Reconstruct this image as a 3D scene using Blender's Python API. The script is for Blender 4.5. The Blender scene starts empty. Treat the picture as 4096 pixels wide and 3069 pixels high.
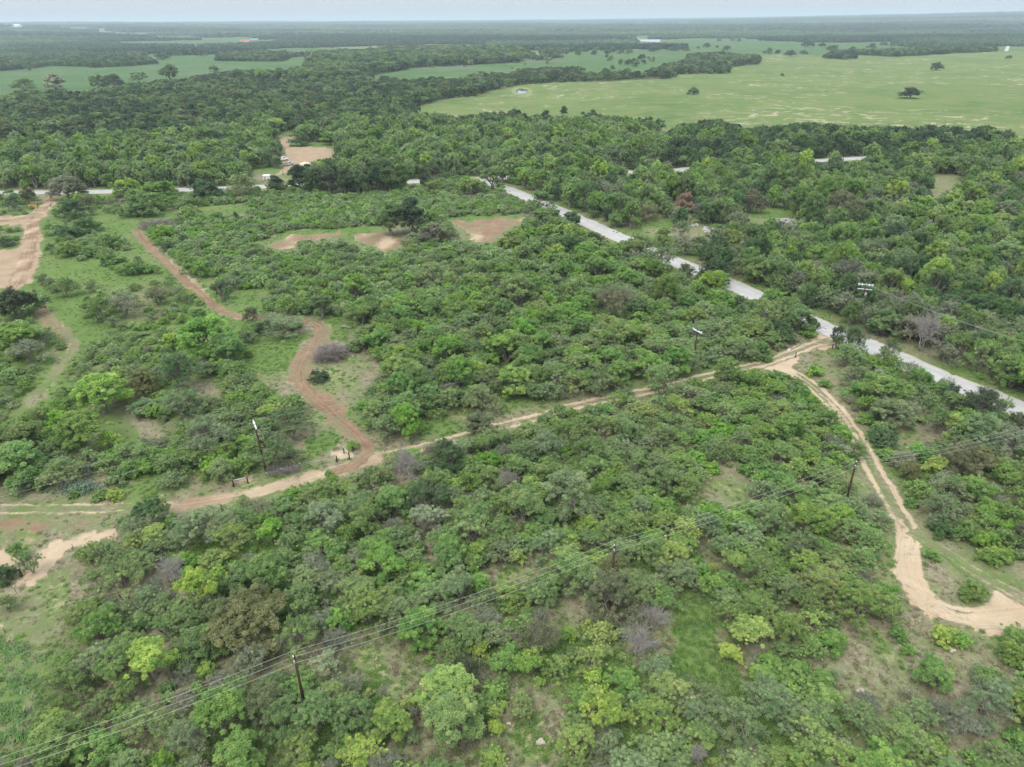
import bpy, math, random
import numpy as np
from mathutils import Matrix, Vector

SC = bpy.context.scene
COL = SC.collection
rs = np.random.RandomState(11)
random.seed(5)

# ------------------------------------------------------------------ camera, sky, sun
F, CX, CY, HZ, CAM_H, ROLL = 2843.0, 2048.0, 1534.5, 79.0, 62.0, -0.009
TH = math.atan((CY - HZ) / F)
cam = bpy.data.objects.new('camera', bpy.data.cameras.new('camera'))
COL.objects.link(cam)
cam.data.sensor_width = 36.0
cam.data.lens = F / 4096 * 36
cam.data.clip_start = 1.0
cam.data.clip_end = 200000
cam.matrix_world = Matrix.Translation((0, 0, CAM_H)) @ Matrix.Rotation(math.pi / 2 - TH, 4, 'X') @ Matrix.Rotation(ROLL, 4, 'Z')
SC.camera = cam

world = bpy.data.worlds.new('World'); SC.world = world; world.use_nodes = True
wn, wl = world.node_tree.nodes, world.node_tree.links
SUN_EL, SUN_AZ = math.radians(58), math.radians(215)      # azimuth clockwise from +Y
sky = wn.new('ShaderNodeTexSky'); sky.sky_type = 'NISHITA'; sky.sun_disc = False
sky.sun_elevation = SUN_EL; sky.sun_rotation = SUN_AZ; sky.air_density = 1.0; sky.dust_density = 3.0
cl = wn.new('ShaderNodeMix'); cl.data_type = 'RGBA'; cl.inputs[0].default_value = 0.72
wtc = wn.new('ShaderNodeTexCoord'); wsp = wn.new('ShaderNodeSeparateXYZ'); wl.new(wtc.outputs['Generated'], wsp.inputs[0])
wmr = wn.new('ShaderNodeMapRange'); wmr.inputs[1].default_value = 0.0; wmr.inputs[2].default_value = 1.0; wmr.inputs[3].default_value = 1.0; wmr.inputs[4].default_value = 3.2
wl.new(wsp.outputs[2], wmr.inputs[0])                       # an overcast sky: the zenith brighter than the horizon
wsc = wn.new('ShaderNodeVectorMath'); wsc.operation = 'SCALE'; wsc.inputs[0].default_value = (9.2, 10.15, 10.9)
wl.new(wmr.outputs[0], wsc.inputs['Scale']); wl.new(wsc.outputs[0], cl.inputs[7])
wl.new(sky.outputs[0], cl.inputs[6]); wl.new(cl.outputs[2], wn['Background'].inputs[0])
wn['Background'].inputs[1].default_value = 0.068

sun = bpy.data.objects.new('sun', bpy.data.lights.new('sun', 'SUN')); COL.objects.link(sun)
sun.data.energy = 1.75; sun.data.angle = math.radians(22); sun.data.color = (1.0, 0.955, 0.88)
sd = Vector((math.sin(SUN_AZ) * math.cos(SUN_EL), math.cos(SUN_AZ) * math.cos(SUN_EL), math.sin(SUN_EL)))
sun.rotation_euler = sd.to_track_quat('Z', 'Y').to_euler()
sun.location = (0, 0, 90)

vs = SC.view_settings
vs.view_transform = 'Standard'; vs.look = 'None'; vs.gamma = 1; vs.use_curve_mapping = False; vs.exposure = 0.38
cy = SC.cycles
cy.max_bounces = 9; cy.diffuse_bounces = 5; cy.glossy_bounces = 1; cy.transmission_bounces = 8
cy.volume_bounces = 0; cy.transparent_max_bounces = 4
cy.use_denoising = True
cy.use_adaptive_sampling = False

# ------------------------------------------------------------------ picture <-> place
ST, CT = math.sin(TH), math.cos(TH)
S = 0.6329
OFF = {1: (0, 0), 2: (1350, 0), 3: (2696, 0), 4: (0, 700), 5: (1350, 700), 6: (2696, 700), 7: (0, 1400), 8: (1350, 1400),
       9: (2696, 1300), 10: (0, 2169), 11: (1350, 2169), 12: (2696, 2169), 0: None}

def q(r, x, y):
    if r == 0: return (float(x), float(y))
    o = OFF[r]; return (o[0] + x * S, o[1] + y * S)

def sst(a, b, x):
    t = np.clip((x - a) / (b - a), 0, 1); return t * t * (3 - 2 * t)

def Z(x, y):
    d = np.hypot(x, y); a = np.arctan2(x, y)
    z = 36 * sst(2500, 13000, d) - 60 * sst(16000, 40000, d)
    z = z + 34 * np.exp(-((a + 0.62) / 0.36) ** 2) * sst(3000, 6500, d)
    z = z + 52 * np.exp(-((a - 0.66) / 0.30) ** 2) * sst(4000, 9500, d)
    z = z + (5 * np.sin(x / 610 + 1.3) * np.sin(y / 480 + x / 1500) + 3 * np.sin(x / 260 + y / 330)) * sst(1300, 3200, d)
    return z

def at(u, v, z=0.0):
    """the place on the level z that the photograph shows at pixel (u, v)"""
    x = (u - CX) / F; y = (CY - v) / F
    c, s = math.cos(ROLL), math.sin(ROLL)
    x, y = x * c - y * s, x * s + y * c
    dy = CT + y * ST; dz = -ST + y * CT
    t = (z - CAM_H) / dz
    return np.array([x * t, dy * t])

def at_far(u, v):
    """the same on the rolling far ground: march the ray"""
    x = (u - CX) / F; y = (CY - v) / F
    c, s = math.cos(ROLL), math.sin(ROLL)
    x, y = x * c - y * s, x * s + y * c
    dy = CT + y * ST; dz = -ST + y * CT
    t = 40.0
    while t < 30000:
        X, Y = x * t, dy * t
        if CAM_H + dz * t < Z(X, Y): return np.array([X, Y, float(Z(X, Y))])
        t *= 1.004
    return np.array([x * t, dy * t, float(Z(x * t, dy * t))])

def pix(X, Y, Zz):
    """pixel of a place, arrays allowed"""
    dz = Zz - CAM_H
    xc = X; yc = Y * ST + dz * CT; zc = Y * CT - dz * ST
    zc = np.where(zc < 0.5, 0.5, zc)
    x, y = xc / zc, yc / zc
    c, s = math.cos(-ROLL), math.sin(-ROLL)
    x, y = x * c - y * s, x * s + y * c
    return CX + x * F, CY - y * F, zc

def inpoly(u, v, poly):
    p = np.asarray(poly, float); n = len(p)
    ins = np.zeros(u.shape, bool)
    bb = (u >= p[:, 0].min()) & (u <= p[:, 0].max()) & (v >= p[:, 1].min()) & (v <= p[:, 1].max())
    if not bb.any(): return ins
    uu, vv = u[bb], v[bb]; r = np.zeros(uu.shape, bool)
    j = n - 1
    for i in range(n):
        xi, yi, xj, yj = p[i, 0], p[i, 1], p[j, 0], p[j, 1]
        if yi != yj:
            cnd = ((yi > vv) != (yj > vv)) & (uu < (xj - xi) * (vv - yi) / (yj - yi) + xi)
            r ^= cnd
        j = i
    ins[bb] = r
    return ins

_nw = [(random.uniform(0, 6.28), random.uniform(0, 6.28), random.uniform(0.7, 1.4)) for _ in range(24)]
def noi(x, y, scale, k=0):
    """smooth world noise about -1..1"""
    r = 0
    for i in range(6):
        a, ph, m = _nw[(i + k * 5) % 24]
        w = m * (1 + i * 0.55) / scale * 2.2
        r = r + np.sin((x * math.cos(a + i) + y * math.sin(a + i)) * w + ph * (k + 1)) * (1 / (1 + i * 0.35))
    return r / 2.6

# ------------------------------------------------------------------ what covers the ground (polygons seen in the photograph)
OPEN = []
def op(kind, r, *pts):
    if kind in ('field', 'deep') and r == 3: pts = [(2900 if x == 2212 else x, y) for x, y in pts]
    if kind in ('field', 'deep') and r == 1: pts = [(-700 if x == 0 else x, y) for x, y in pts]
    if r in (4, 7, 10) and kind != 'pave': pts = [(-350 if x == 0 else x, y) for x, y in pts]      # carry on past the frame
    if r == 12: pts = [(2520 if x == 2212 else x, y) for x, y in pts]
    OPEN.append((kind, [q(r, *p) for p in pts]))
# paved roads, the stretches in view
for r, pts in [(4, [(0, 92), (22, 92), (22, 127), (0, 127)]), (4, [(190, 92), (322, 92), (330, 128), (190, 128)]), (4, [(582, 90), (692, 88), (692, 124), (582, 124)]),
               (4, [(1150, 76), (1216, 76), (1216, 106), (1150, 108)]), (4, [(1398, 66), (1442, 66), (1440, 98), (1398, 98)]), (4, [(1652, 56), (1706, 56), (1704, 88), (1652, 90)]),
               (5, [(458, 28), (520, 28), (520, 56), (458, 60)]), (3, [(0, 1056), (92, 1056), (100, 1088), (0, 1092)]), (3, [(880, 1000), (962, 1000), (962, 1034), (880, 1024)]),
               (3, [(1075, 993), (1192, 988), (1192, 1012), (1075, 1022)]), (3, [(1680, 955), (1726, 952), (1722, 976), (1680, 975)]), (2, [(1838, 1076), (1902, 1076), (1902, 1102), (1838, 1105)]),
               (2, [(2128, 1062), (2212, 1058), (2212, 1088), (2128, 1092)]), (2, [(1298, 1098), (1332, 1098), (1332, 1122), (1298, 1124)]),
               (5, [(1068, 78), (1122, 84), (1116, 112), (1078, 116)]), (5, [(1153, 118), (1222, 122), (1228, 156), (1158, 158)]),
               (5, [(1420, 212), (1462, 236), (1722, 336), (1772, 370), (1782, 458), (1690, 400), (1500, 314), (1430, 264)]),
               (5, [(2056, 498), (2172, 518), (2212, 592), (2150, 588), (2056, 548)]), (6, [(0, 505), (92, 542), (184, 576), (184, 654), (120, 644), (0, 584)]),
               (6, [(376, 676), (544, 736), (564, 784), (440, 774), (328, 724)]), (6, [(900, 900), (1004, 946), (1004, 1024), (900, 994), (798, 930)]),
               (6, [(1140, 992), (1304, 1056), (1306, 1134), (1130, 1086)])]:
    op('pave', r, *pts)
op('thin', 9, (1380, 200), (1600, 262), (1900, 362), (2110, 442), (2212, 512), (2212, 600), (2000, 500), (1700, 385), (1450, 285))
# sandy tracks
op('sand', 9, (560, 240), (720, 165), (880, 85), (1000, 110), (990, 150), (900, 150), (780, 212), (745, 262), (785, 312), (865, 372), (965, 460), (1085, 570), (1185, 690), (1185, 720), (1060, 592), (930, 452), (830, 352), (640, 292), (480, 272), (300, 306), (290, 288))
op('dry', 9, (760, 230), (950, 160), (1020, 180), (1050, 330), (1010, 470), (960, 430), (860, 350), (780, 290))
op('dry', 9, (1080, 598), (1150, 640), (1240, 760), (1310, 870), (1400, 1030), (1510, 1220), (1420, 1230), (1370, 1120), (1290, 980), (1220, 850), (1150, 710))
op('dry', 9, (1110, 900), (1200, 880), (1290, 1050), (1210, 1085), (1130, 1000))
op('dry', 9, (1320, 720), (1560, 620), (1600, 700), (1480, 800), (1380, 790))
op('dry', 9, (200, 980), (420, 930), (480, 980), (400, 1130), (280, 1160), (220, 1080))
op('sand', 9, (1410, 1240), (1480, 1225), (1520, 1320), (1530, 1422), (1410, 1422))
op('sand', 9, (870, 88), (930, 52), (1015, 88), (1035, 130), (1000, 152), (900, 152))
op('sand', 12, (1415, 0), (1520, 0), (1545, 60), (1580, 250), (1700, 395), (1850, 440), (1960, 430), (2000, 300), (2100, 320), (2212, 372), (2212, 560), (2000, 590), (1850, 520), (1620, 470), (1480, 380), (1440, 290), (1360, 190))
op('dry', 12, (1560, 60), (1700, 90), (1820, 160), (2000, 250), (1990, 310), (1960, 430), (1850, 440), (1700, 395), (1580, 250))
op('dry', 12, (1640, 0), (1790, 0), (1950, 120), (2212, 200), (2212, 370), (2000, 232), (1800, 130))
op('dry', 12, (1050, 560), (1330, 560), (1480, 720), (1480, 900), (1300, 950), (1150, 1000), (1100, 800), (1000, 720), (1050, 640))
op('dry', 12, (1500, 600), (1610, 650), (1880, 650), (1990, 700), (1900, 850), (1780, 870), (1700, 700), (1560, 690))
op('dry', 12, (1300, 1060), (1420, 1120), (1400, 1200), (1330, 1150))
op('lush', 12, (0, 430), (200, 420), (260, 560), (300, 700), (400, 780), (420, 900), (200, 920), (0, 800))
op('thin', 12, (300, 900), (650, 900), (1000, 1000), (900, 1250), (500, 1400), (200, 1300))
op('dry', 11, (120, 640), (400, 690), (500, 740), (480, 800), (380, 1000), (200, 860), (150, 780))
op('dry', 11, (1130, 900), (1450, 900), (1450, 1080), (1350, 1100), (1300, 1200), (1400, 1260), (1420, 1422), (1000, 1422), (830, 1360), (900, 1200), (1060, 1180), (1250, 1100))
op('dry', 11, (1020, 170), (1250, 140), (1230, 220), (1000, 290))
op('dry', 11, (1390, 380), (1560, 390), (1540, 500), (1400, 470))
op('thin', 11, (250, 1000), (480, 980), (440, 1422), (200, 1422))
op('dry', 10, (0, 250), (120, 260), (280, 210), (480, 100), (470, 200), (440, 330), (330, 560), (290, 680), (150, 640), (0, 560))
op('sand', 10, (0, 40), (150, 60), (180, 100), (300, 20), (520, -30), (340, 120), (270, 210), (230, 260), (100, 280), (60, 160), (0, 130))
op('weed', 10, (0, 560), (150, 640), (290, 690), (250, 900), (200, 1150), (110, 1300), (0, 1400))
op('thin', 10, (1650, 60), (1850, 60), (1900, 160), (1700, 180))
# main track in the lower left
op('dry', 7, (0, 940), (600, 930), (700, 960), (900, 940), (1250, 890), (1430, 850), (1600, 780), (1700, 800), (1900, 780), (2090, 720), (2212, 700), (2212, 770), (1950, 835), (1750, 905), (1500, 985), (1450, 1025), (1250, 1075), (1080, 1062), (1000, 995), (700, 1035), (0, 1050))
op('dry', 7, (0, 1050), (700, 1040), (700, 1140), (560, 1180), (320, 1270), (320, 1400), (260, 1422), (190, 1260), (0, 1180))
op('faint', 7, (0, 1065), (640, 1070), (640, 1120), (380, 1150), (0, 1110))
op('sand', 7, (310, 1230), (700, 1125), (760, 1150), (420, 1270), (330, 1360), (270, 1330))
op('sand', 7, (1435, 835), (1500, 825), (1600, 795), (1610, 825), (1520, 860), (1450, 868))
op('sand', 7, (2090, 655), (2212, 640), (2212, 700), (2110, 708))
op('dry', 7, (950, 850), (1180, 820), (1290, 860), (1420, 840), (1250, 890), (950, 935))
op('lush', 7, (640, 940), (850, 850), (1000, 780), (1060, 850), (940, 930))
op('lush', 7, (1920, 560), (2100, 520), (2160, 560), (2090, 650), (1910, 690))
op('red', 7, (1870, 0), (1995, 0), (1955, 150), (1965, 225), (2100, 280), (2212, 400), (2212, 565), (2100, 480), (2000, 385), (1895, 285), (1815, 195), (1825, 120))
op('dry', 7, (1620, 140), (1800, 110), (1880, 290), (1990, 390), (2100, 500), (1960, 480), (1850, 330), (1700, 260))
op('lush', 7, (1560, 60), (1680, 0), (1840, 0), (1810, 90), (1640, 140))
op('dry', 7, (1960, 60), (2212, 100), (2212, 380), (2080, 270), (1960, 200))
op('dry', 7, (340, 0), (485, 0), (425, 115), (300, 272), (200, 375), (125, 345), (250, 190), (330, 90))
op('dark', 7, (780, 392), (900, 385), (990, 470), (1050, 560), (900, 560), (860, 480))
op('dark', 7, (1110, 200), (1330, 190), (1400, 300), (1270, 320))
op('dark', 7, (610, 800), (690, 780), (700, 860), (620, 880))
op('sand', 8, (1018, 455), (1228, 412), (1232, 452), (1058, 502)); op('sand', 8, (1438, 348), (1622, 312), (1604, 342), (1450, 372))
op('sand', 8, (1850, 258), (1985, 232), (1992, 276), (1868, 298)); op('sand', 8, (2130, 188), (2212, 178), (2212, 228), (2150, 222))
op('sand', 8, (440, 622), (562, 600), (562, 618), (450, 642)); op('sand', 8, (680, 562), (748, 545), (752, 600), (690, 594))
op('red', 8, (0, 345), (100, 445), (205, 562), (245, 602), (205, 645), (205, 742), (0, 792), (0, 742), (140, 690), (150, 600), (0, 475))
op('dry', 8, (0, 20), (150, 30), (240, 90), (205, 200), (130, 290), (60, 335), (0, 335))
op('lush', 8, (1010, 335), (1250, 300), (1200, 362), (1050, 412)); op('dry', 8, (760, 362), (882, 372), (855, 440), (700, 452))
op('lush', 8, (560, 450), (760, 440), (740, 520), (620, 520))
# the open west side
op('lush', 4, (640, 250), (1110, 225), (1110, 268), (860, 290), (815, 340), (865, 420), (950, 520), (880, 520), (800, 430), (720, 385), (640, 392))
op('lush', 4, (360, 515), (620, 575), (735, 640), (1000, 640), (1050, 645), (900, 650), (800, 700), (650, 710), (560, 672), (420, 640), (245, 622), (190, 560), (300, 510))
op('lush', 4, (270, 420), (320, 400), (330, 500), (270, 520))
op('tan', 4, (230, 200), (270, 180), (345, 130), (332, 205), (245, 300), (262, 400), (242, 560), (200, 680), (100, 725), (0, 725), (0, 500), (120, 462), (155, 330), (60, 312), (0, 315), (0, 245), (180, 262))
op('lush', 4, (0, 440), (110, 430), (120, 470), (0, 495))
op('red', 4, (815, 330), (870, 355), (960, 415), (1012, 500), (1200, 608), (1300, 728), (1420, 850), (1540, 878), (1540, 912), (1380, 893), (1288, 792), (1130, 682), (1078, 622), (1058, 580), (918, 490), (858, 402))
op('lush', 4, (1235, 650), (1330, 660), (1330, 740), (1290, 720))
op('lush', 4, (1450, 745), (1680, 708), (1650, 765), (1640, 850), (1560, 862), (1440, 850), (1500, 800))
op('lush', 4, (1640, 1020), (1980, 1010), (1900, 1050), (1850, 1190), (1650, 1195), (1620, 1080))
op('red', 4, (1950, 925), (2100, 930), (2110, 1000), (2000, 1150), (1960, 1200), (1815, 1200), (1880, 1130), (1985, 1040), (1990, 980))
op('lush', 4, (2050, 895), (2150, 890), (2212, 950), (2212, 1060), (2100, 1050), (2112, 950))
op('red', 4, (200, 845), (290, 828), (382, 900), (472, 1000), (512, 1060), (500, 1110), (460, 1120), (420, 1050), (318, 962), (228, 912))
op('lush', 4, (280, 790), (480, 830), (500, 940), (640, 950), (640, 1000), (560, 1060), (520, 1062), (440, 930), (350, 870))
op('lush', 4, (1250, 200), (1540, 185), (1560, 240), (1300, 258))
op('lush', 4, (500, 700), (540, 720), (500, 800), (300, 800), (330, 770), (450, 780))
# bulldozed patches in the middle
op('red', 5, (88, 372), (350, 350), (352, 390), (402, 408), (372, 484), (280, 480), (120, 425)); op('lush', 5, (0, 338), (300, 322), (340, 350), (90, 372), (0, 372))
op('red', 5, (725, 292), (900, 277), (1185, 272), (1172, 292), (1130, 332), (1040, 352), (960, 432), (860, 442), (830, 402), (820, 352), (740, 312))
op('lush', 5, (700, 270), (1200, 246), (1200, 272), (900, 277), (720, 290))
op('red', 4, (1695, 452), (1830, 376), (2150, 365), (2150, 396), (1880, 412), (1862, 460), (1740, 470)); op('lush', 4, (1640, 432), (1820, 345), (2150, 352), (2150, 365), (1830, 376), (1700, 448))
# clearing with the vehicles
op('tan', 1, (1740, 860), (1872, 860), (1832, 930), (2082, 935), (2092, 1000), (1962, 1022), (1832, 1082), (1812, 1102), (1740, 1112), (1790, 1060), (1810, 1040), (1765, 1010), (1765, 985), (1800, 975), (1800, 940))
op('lush', 1, (1730, 832), (1850, 818), (1852, 860), (1735, 862)); op('lush', 1, (1830, 895), (2140, 905), (2120, 935), (1832, 930))
op('dry', 1, (1655, 1100), (1712, 1100), (1712, 1150), (1655, 1150))
op('lush', 1, (1610, 1050), (1740, 1060), (1720, 1095), (1600, 1100))
# east side
op('lush', 6, (440, 215), (560, 200), (750, 232), (742, 262), (640, 276), (480, 262)); op('dry', 6, (640, 268), (762, 278), (772, 316), (650, 304))
op('dry', 6, (100, 308), (335, 325), (335, 376), (0, 378), (0, 352)); op('dry', 6, (1620, 170), (1640, 90), (1650, 0), (1832, 0), (1832, 42), (1745, 92), (1640, 165))
op('thin', 6, (1270, 655), (1620, 680), (1700, 760), (1420, 800), (1290, 745)); op('dry', 6, (960, 790), (1010, 810), (990, 850), (930, 850))
op('dry', 6, (1180, 985), (1320, 1040), (1650, 1180), (1620, 1198), (1320, 1062))
op('dry', 5, (1540, 245), (1600, 262), (1740, 322), (1700, 330), (1520, 258))
op('lush', 5, (1900, 290), (2100, 280), (2110, 330), (1900, 340))
# fields
op('deep', 1, (0, 465), (200, 450), (310, 415), (500, 425), (620, 430), (1040, 405), (1080, 390), (1290, 388), (1960, 390), (1940, 420), (1700, 445), (1520, 440), (1400, 455), (1220, 480), (1150, 500), (1010, 500), (940, 520), (900, 520), (810, 525), (790, 540), (590, 560), (590, 575), (300, 575), (80, 580), (20, 620), (0, 690))
op('deep', 1, (790, 320), (900, 315), (980, 350), (1090, 345), (1240, 350), (1400, 335), (1350, 370), (1280, 390), (1080, 390), (1040, 398), (980, 380), (940, 360))
op('deep', 2, (200, 480), (480, 430), (900, 408), (1150, 395), (1160, 378), (1300, 385), (1370, 375), (1490, 370), (1500, 395), (1700, 350), (1670, 440), (1660, 480), (1550, 420), (1400, 425), (1320, 420), (1270, 430), (1150, 435), (1080, 460), (900, 455), (780, 490), (540, 485), (500, 505), (340, 490), (230, 510))
op('deep', 2, (1690, 330), (1750, 345), (1770, 310), (1880, 298), (1950, 320), (2212, 320), (2212, 355), (2130, 368), (2060, 372), (1960, 345), (1760, 352)); op('deep', 2, (1880, 262), (2212, 245), (2212, 290), (2140, 285), (2090, 300), (2060, 290), (1960, 290))
op('field', 2, (445, 705), (560, 655), (740, 622), (880, 605), (990, 572), (1130, 540), (1350, 522), (1700, 517), (1830, 503), (2080, 500), (2212, 470), (2212, 780), (2150, 790), (2050, 840), (2040, 760), (1900, 740), (1640, 720), (1500, 740), (1300, 735), (1170, 735), (1160, 700), (1080, 700), (900, 720), (800, 725), (640, 715))
op('field', 3, (0, 470), (345, 465), (345, 425), (540, 408), (540, 345), (600, 345), (700, 355), (850, 345), (910, 370), (1090, 378), (1500, 355), (1700, 345), (2080, 325), (2212, 350), (2212, 890), (2150, 870), (2140, 820), (1950, 800), (1850, 820), (1750, 800), (1450, 800), (1200, 800), (850, 775), (640, 800), (430, 800), (250, 750), (30, 790), (0, 800))
op('deep', 3, (0, 245), (490, 243), (740, 268), (900, 272), (1480, 268), (1500, 300), (1250, 310), (1100, 310), (1000, 320), (920, 360), (850, 345), (540, 345), (400, 340), (300, 325), (140, 335), (0, 350))
op('dry', 3, (2085, 322), (2105, 265), (2135, 262), (2120, 322))

# rooms kept clear around single trees that stand out
for r_, pts_ in [(6, [(-40, 90), (130, 100), (130, 245), (-40, 245)]), (6, [(900, 120), (1200, 120), (1200, 300), (900, 300)]), (6, [(400, 310), (600, 310), (610, 470), (400, 470)]), (4, [(0, 710), (250, 710), (250, 900), (0, 900)]),
                 (4, [(1060, 930), (1560, 920), (1560, 1190), (1060, 1190)]), (5, [(330, 260), (520, 260), (520, 380), (330, 380)]), (11, [(410, 350), (650, 350), (650, 660), (410, 660)]), (10, [(1300, 450), (1860, 450), (1860, 820), (1300, 820)]),
                 (11, [(480, 850), (900, 850), (900, 1400), (480, 1400)]), (10, [(1130, 120), (1500, 150), (1500, 430), (1130, 430)]), (7, [(470, 230), (860, 260), (860, 560), (470, 560)]), (8, [(1330, 640), (1600, 640), (1600, 1040), (1330, 1040)]),
                 (8, [(960, 40), (1210, 40), (1210, 290), (960, 290)]), (10, [(840, 560), (1140, 560), (1140, 860), (840, 860)]), (5, [(1560, 780), (1880, 780), (1880, 950), (1560, 950)]), (12, [(380, 470), (620, 470), (620, 650), (380, 650)])]:
    op('keep', r_, *pts_)
op('mead', 2, (1380, 352), (1560, 300), (1840, 278), (2212, 285), (2212, 402), (1900, 480), (1560, 492), (1500, 430))
op('mead', 1, (600, 300), (1500, 300), (1480, 345), (1240, 352), (1100, 348), (980, 352), (900, 318), (640, 345))
for r_, pts_ in [(1, [(185, 305), (255, 305), (255, 352), (185, 352)]), (1, [(298, 305), (368, 305), (368, 352), (298, 352)]), (1, [(560, 330), (605, 330), (605, 362), (560, 362)]), (1, [(1515, 250), (1635, 250), (1635, 292), (1515, 292)]),
                 (1, [(10, 130), (140, 130), (140, 186), (10, 186)]), (2, [(1822, 225), (2045, 225), (2045, 300), (1822, 300)])]:
    op('keepfar', r_, *pts_)
op('mead', 3, (0, 205), (900, 215), (1600, 235), (1700, 262), (1480, 268), (0, 240))

# ------------------------------------------------------------------ road centre lines (places)
def line(*pts): return [at(*q(*p)) for p in pts]
ROAD_A = line((4, -900, 122), (4, -300, 116), (4, 0, 111), (4, 320, 110), (4, 690, 106), (4, 1200, 92), (4, 1450, 83), (4, 1700, 72), (5, 200, 50), (5, 490, 43), (5, 800, 28), (2, 1100, 1122), (2, 1310, 1110), (2, 1870, 1090), (2, 2170, 1075), (3, 60, 1072), (3, 270, 1052), (3, 470, 1035), (3, 920, 1016), (3, 1190, 1000), (3, 1700, 965), (3, 2300, 925), (3, 2900, 890))
ROAD_B = line((5, 700, 26), (5, 960, 52), (5, 1095, 98), (5, 1190, 138), (5, 1440, 240), (5, 1720, 368), (5, 1950, 470), (5, 2120, 545), (6, 180, 615), (6, 450, 730), (6, 650, 820), (6, 900, 948), (6, 1080, 1020), (6, 1230, 1080), (6, 1400, 1150), (9, 1620, 312), (9, 1850, 400), (9, 2050, 470), (9, 2212, 548), (9, 2500, 680), (9, 2900, 860))
TR_MAIN = line((7, -500, 1010), (7, -50, 1003), (7, 230, 1008), (7, 700, 998), (7, 980, 990), (7, 1150, 985), (7, 1330, 955), (7, 1600, 905), (7, 1800, 855), (7, 2000, 795), (7, 2212, 745), (8, 100, 735), (8, 200, 700), (8, 350, 665), (8, 600, 598), (8, 740, 565), (8, 1030, 477), (8, 1220, 442), (8, 1450, 365), (8, 1600, 335), (8, 1850, 280), (8, 2000, 253), (8, 2212, 200), (9, 60, 368), (9, 300, 302), (9, 500, 262), (9, 640, 218), (9, 760, 172), (9, 900, 118), (9, 1010, 100))
TR_WIDE = TR_MAIN[4:14]
TR_LEFT = TR_MAIN[:5]
TR_MAIN = TR_MAIN[12:]
TR_RED = line((4, 880, 340), (4, 900, 385), (4, 960, 470), (4, 1050, 560), (4, 1130, 640), (4, 1220, 715), (4, 1320, 800), (4, 1400, 865), (4, 1530, 897), (4, 1750, 912), (4, 1930, 922), (4, 2030, 955), (4, 2010, 1030), (4, 1940, 1130), (7, 1890, 110), (7, 1900, 230), (7, 1990, 310), (7, 2080, 380), (7, 2170, 460), (8, 60, 470), (8, 150, 560), (8, 205, 625), (8, 165, 690), (8, 60, 745), (7, 2060, 785))
TR_NW = line((4, 335, 128), (4, 290, 190), (4, 240, 235), (4, 205, 330), (4, 190, 440), (4, 170, 540), (4, 125, 640), (4, 70, 730))
TR_NW2 = line((4, 230, 240), (4, 130, 280), (4, 40, 292), (4, -120, 292))
TR_W = line((4, 230, 855), (4, 310, 905), (4, 390, 975), (4, 460, 1035), (4, 480, 1095), (4, 440, 1170), (7, 410, 80), (7, 330, 170), (7, 240, 265), (7, 160, 360), (7, 60, 470))
TR_E = line((9, 640, 262), (9, 770, 312), (9, 868, 380), (9, 958, 462), (9, 1062, 575), (9, 1150, 700), (9, 1225, 850), (9, 1300, 985), (9, 1385, 1130), (9, 1455, 1240), (9, 1500, 1340), (12, 1470, 30), (12, 1475, 180), (12, 1530, 310), (12, 1660, 420), (12, 1850, 480), (12, 2050, 470), (12, 2212, 445), (12, 2500, 420))
TR_E2 = line((9, 1500, 1300), (9, 1640, 1390), (12, 1760, 90), (12, 1900, 190), (12, 2060, 270), (12, 2212, 362), (12, 2400, 470))

def resample(P, step):
    P = np.array(P, float)
    for _ in range(2):                                    # round the corners
        Q = [P[0]]
        for i in range(len(P) - 1):
            Q += [P[i] * 0.75 + P[i + 1] * 0.25, P[i] * 0.25 + P[i + 1] * 0.75]
        P = np.array(Q + [P[-1]])
    L = np.r_[0, np.cumsum(np.hypot(*np.diff(P, axis=0).T))]
    s = np.arange(0, L[-1], step)
    return np.c_[np.interp(s, L, P[:, 0]), np.interp(s, L, P[:, 1])]

ROADS = {}
for nm, P, w in [('A', ROAD_A, 3.9), ('B', ROAD_B, 3.6), ('main', TR_MAIN, 1.55), ('wide', TR_WIDE, 1.9), ('left', TR_LEFT, 1.7), ('red', TR_RED, 1.15), ('nw', TR_NW, 2.2), ('nw2', TR_NW2, 1.5), ('w', TR_W, 0.95), ('e', TR_E, 1.6), ('e2', TR_E2, 1.3)]:
    ROADS[nm] = (resample(P, 0.8 if nm not in 'AB' else 1.5), w)
ALLROAD = np.concatenate([np.c_[P, np.full(len(P), w * (0.75 if nm in ('main', 'left') else 1.0))] for nm, (P, w) in ROADS.items()])

def road_dist(x, y):
    """distance beyond the nearest road's edge"""
    out = np.full(len(x), 1e9)
    for i in range(0, len(x), 4000):
        dx = x[i:i + 4000, None] - ALLROAD[None, :, 0]; dy = y[i:i + 4000, None] - ALLROAD[None, :, 1]
        out[i:i + 4000] = (np.sqrt(dx * dx + dy * dy) - ALLROAD[None, :, 2]).min(1)
    return out

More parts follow.
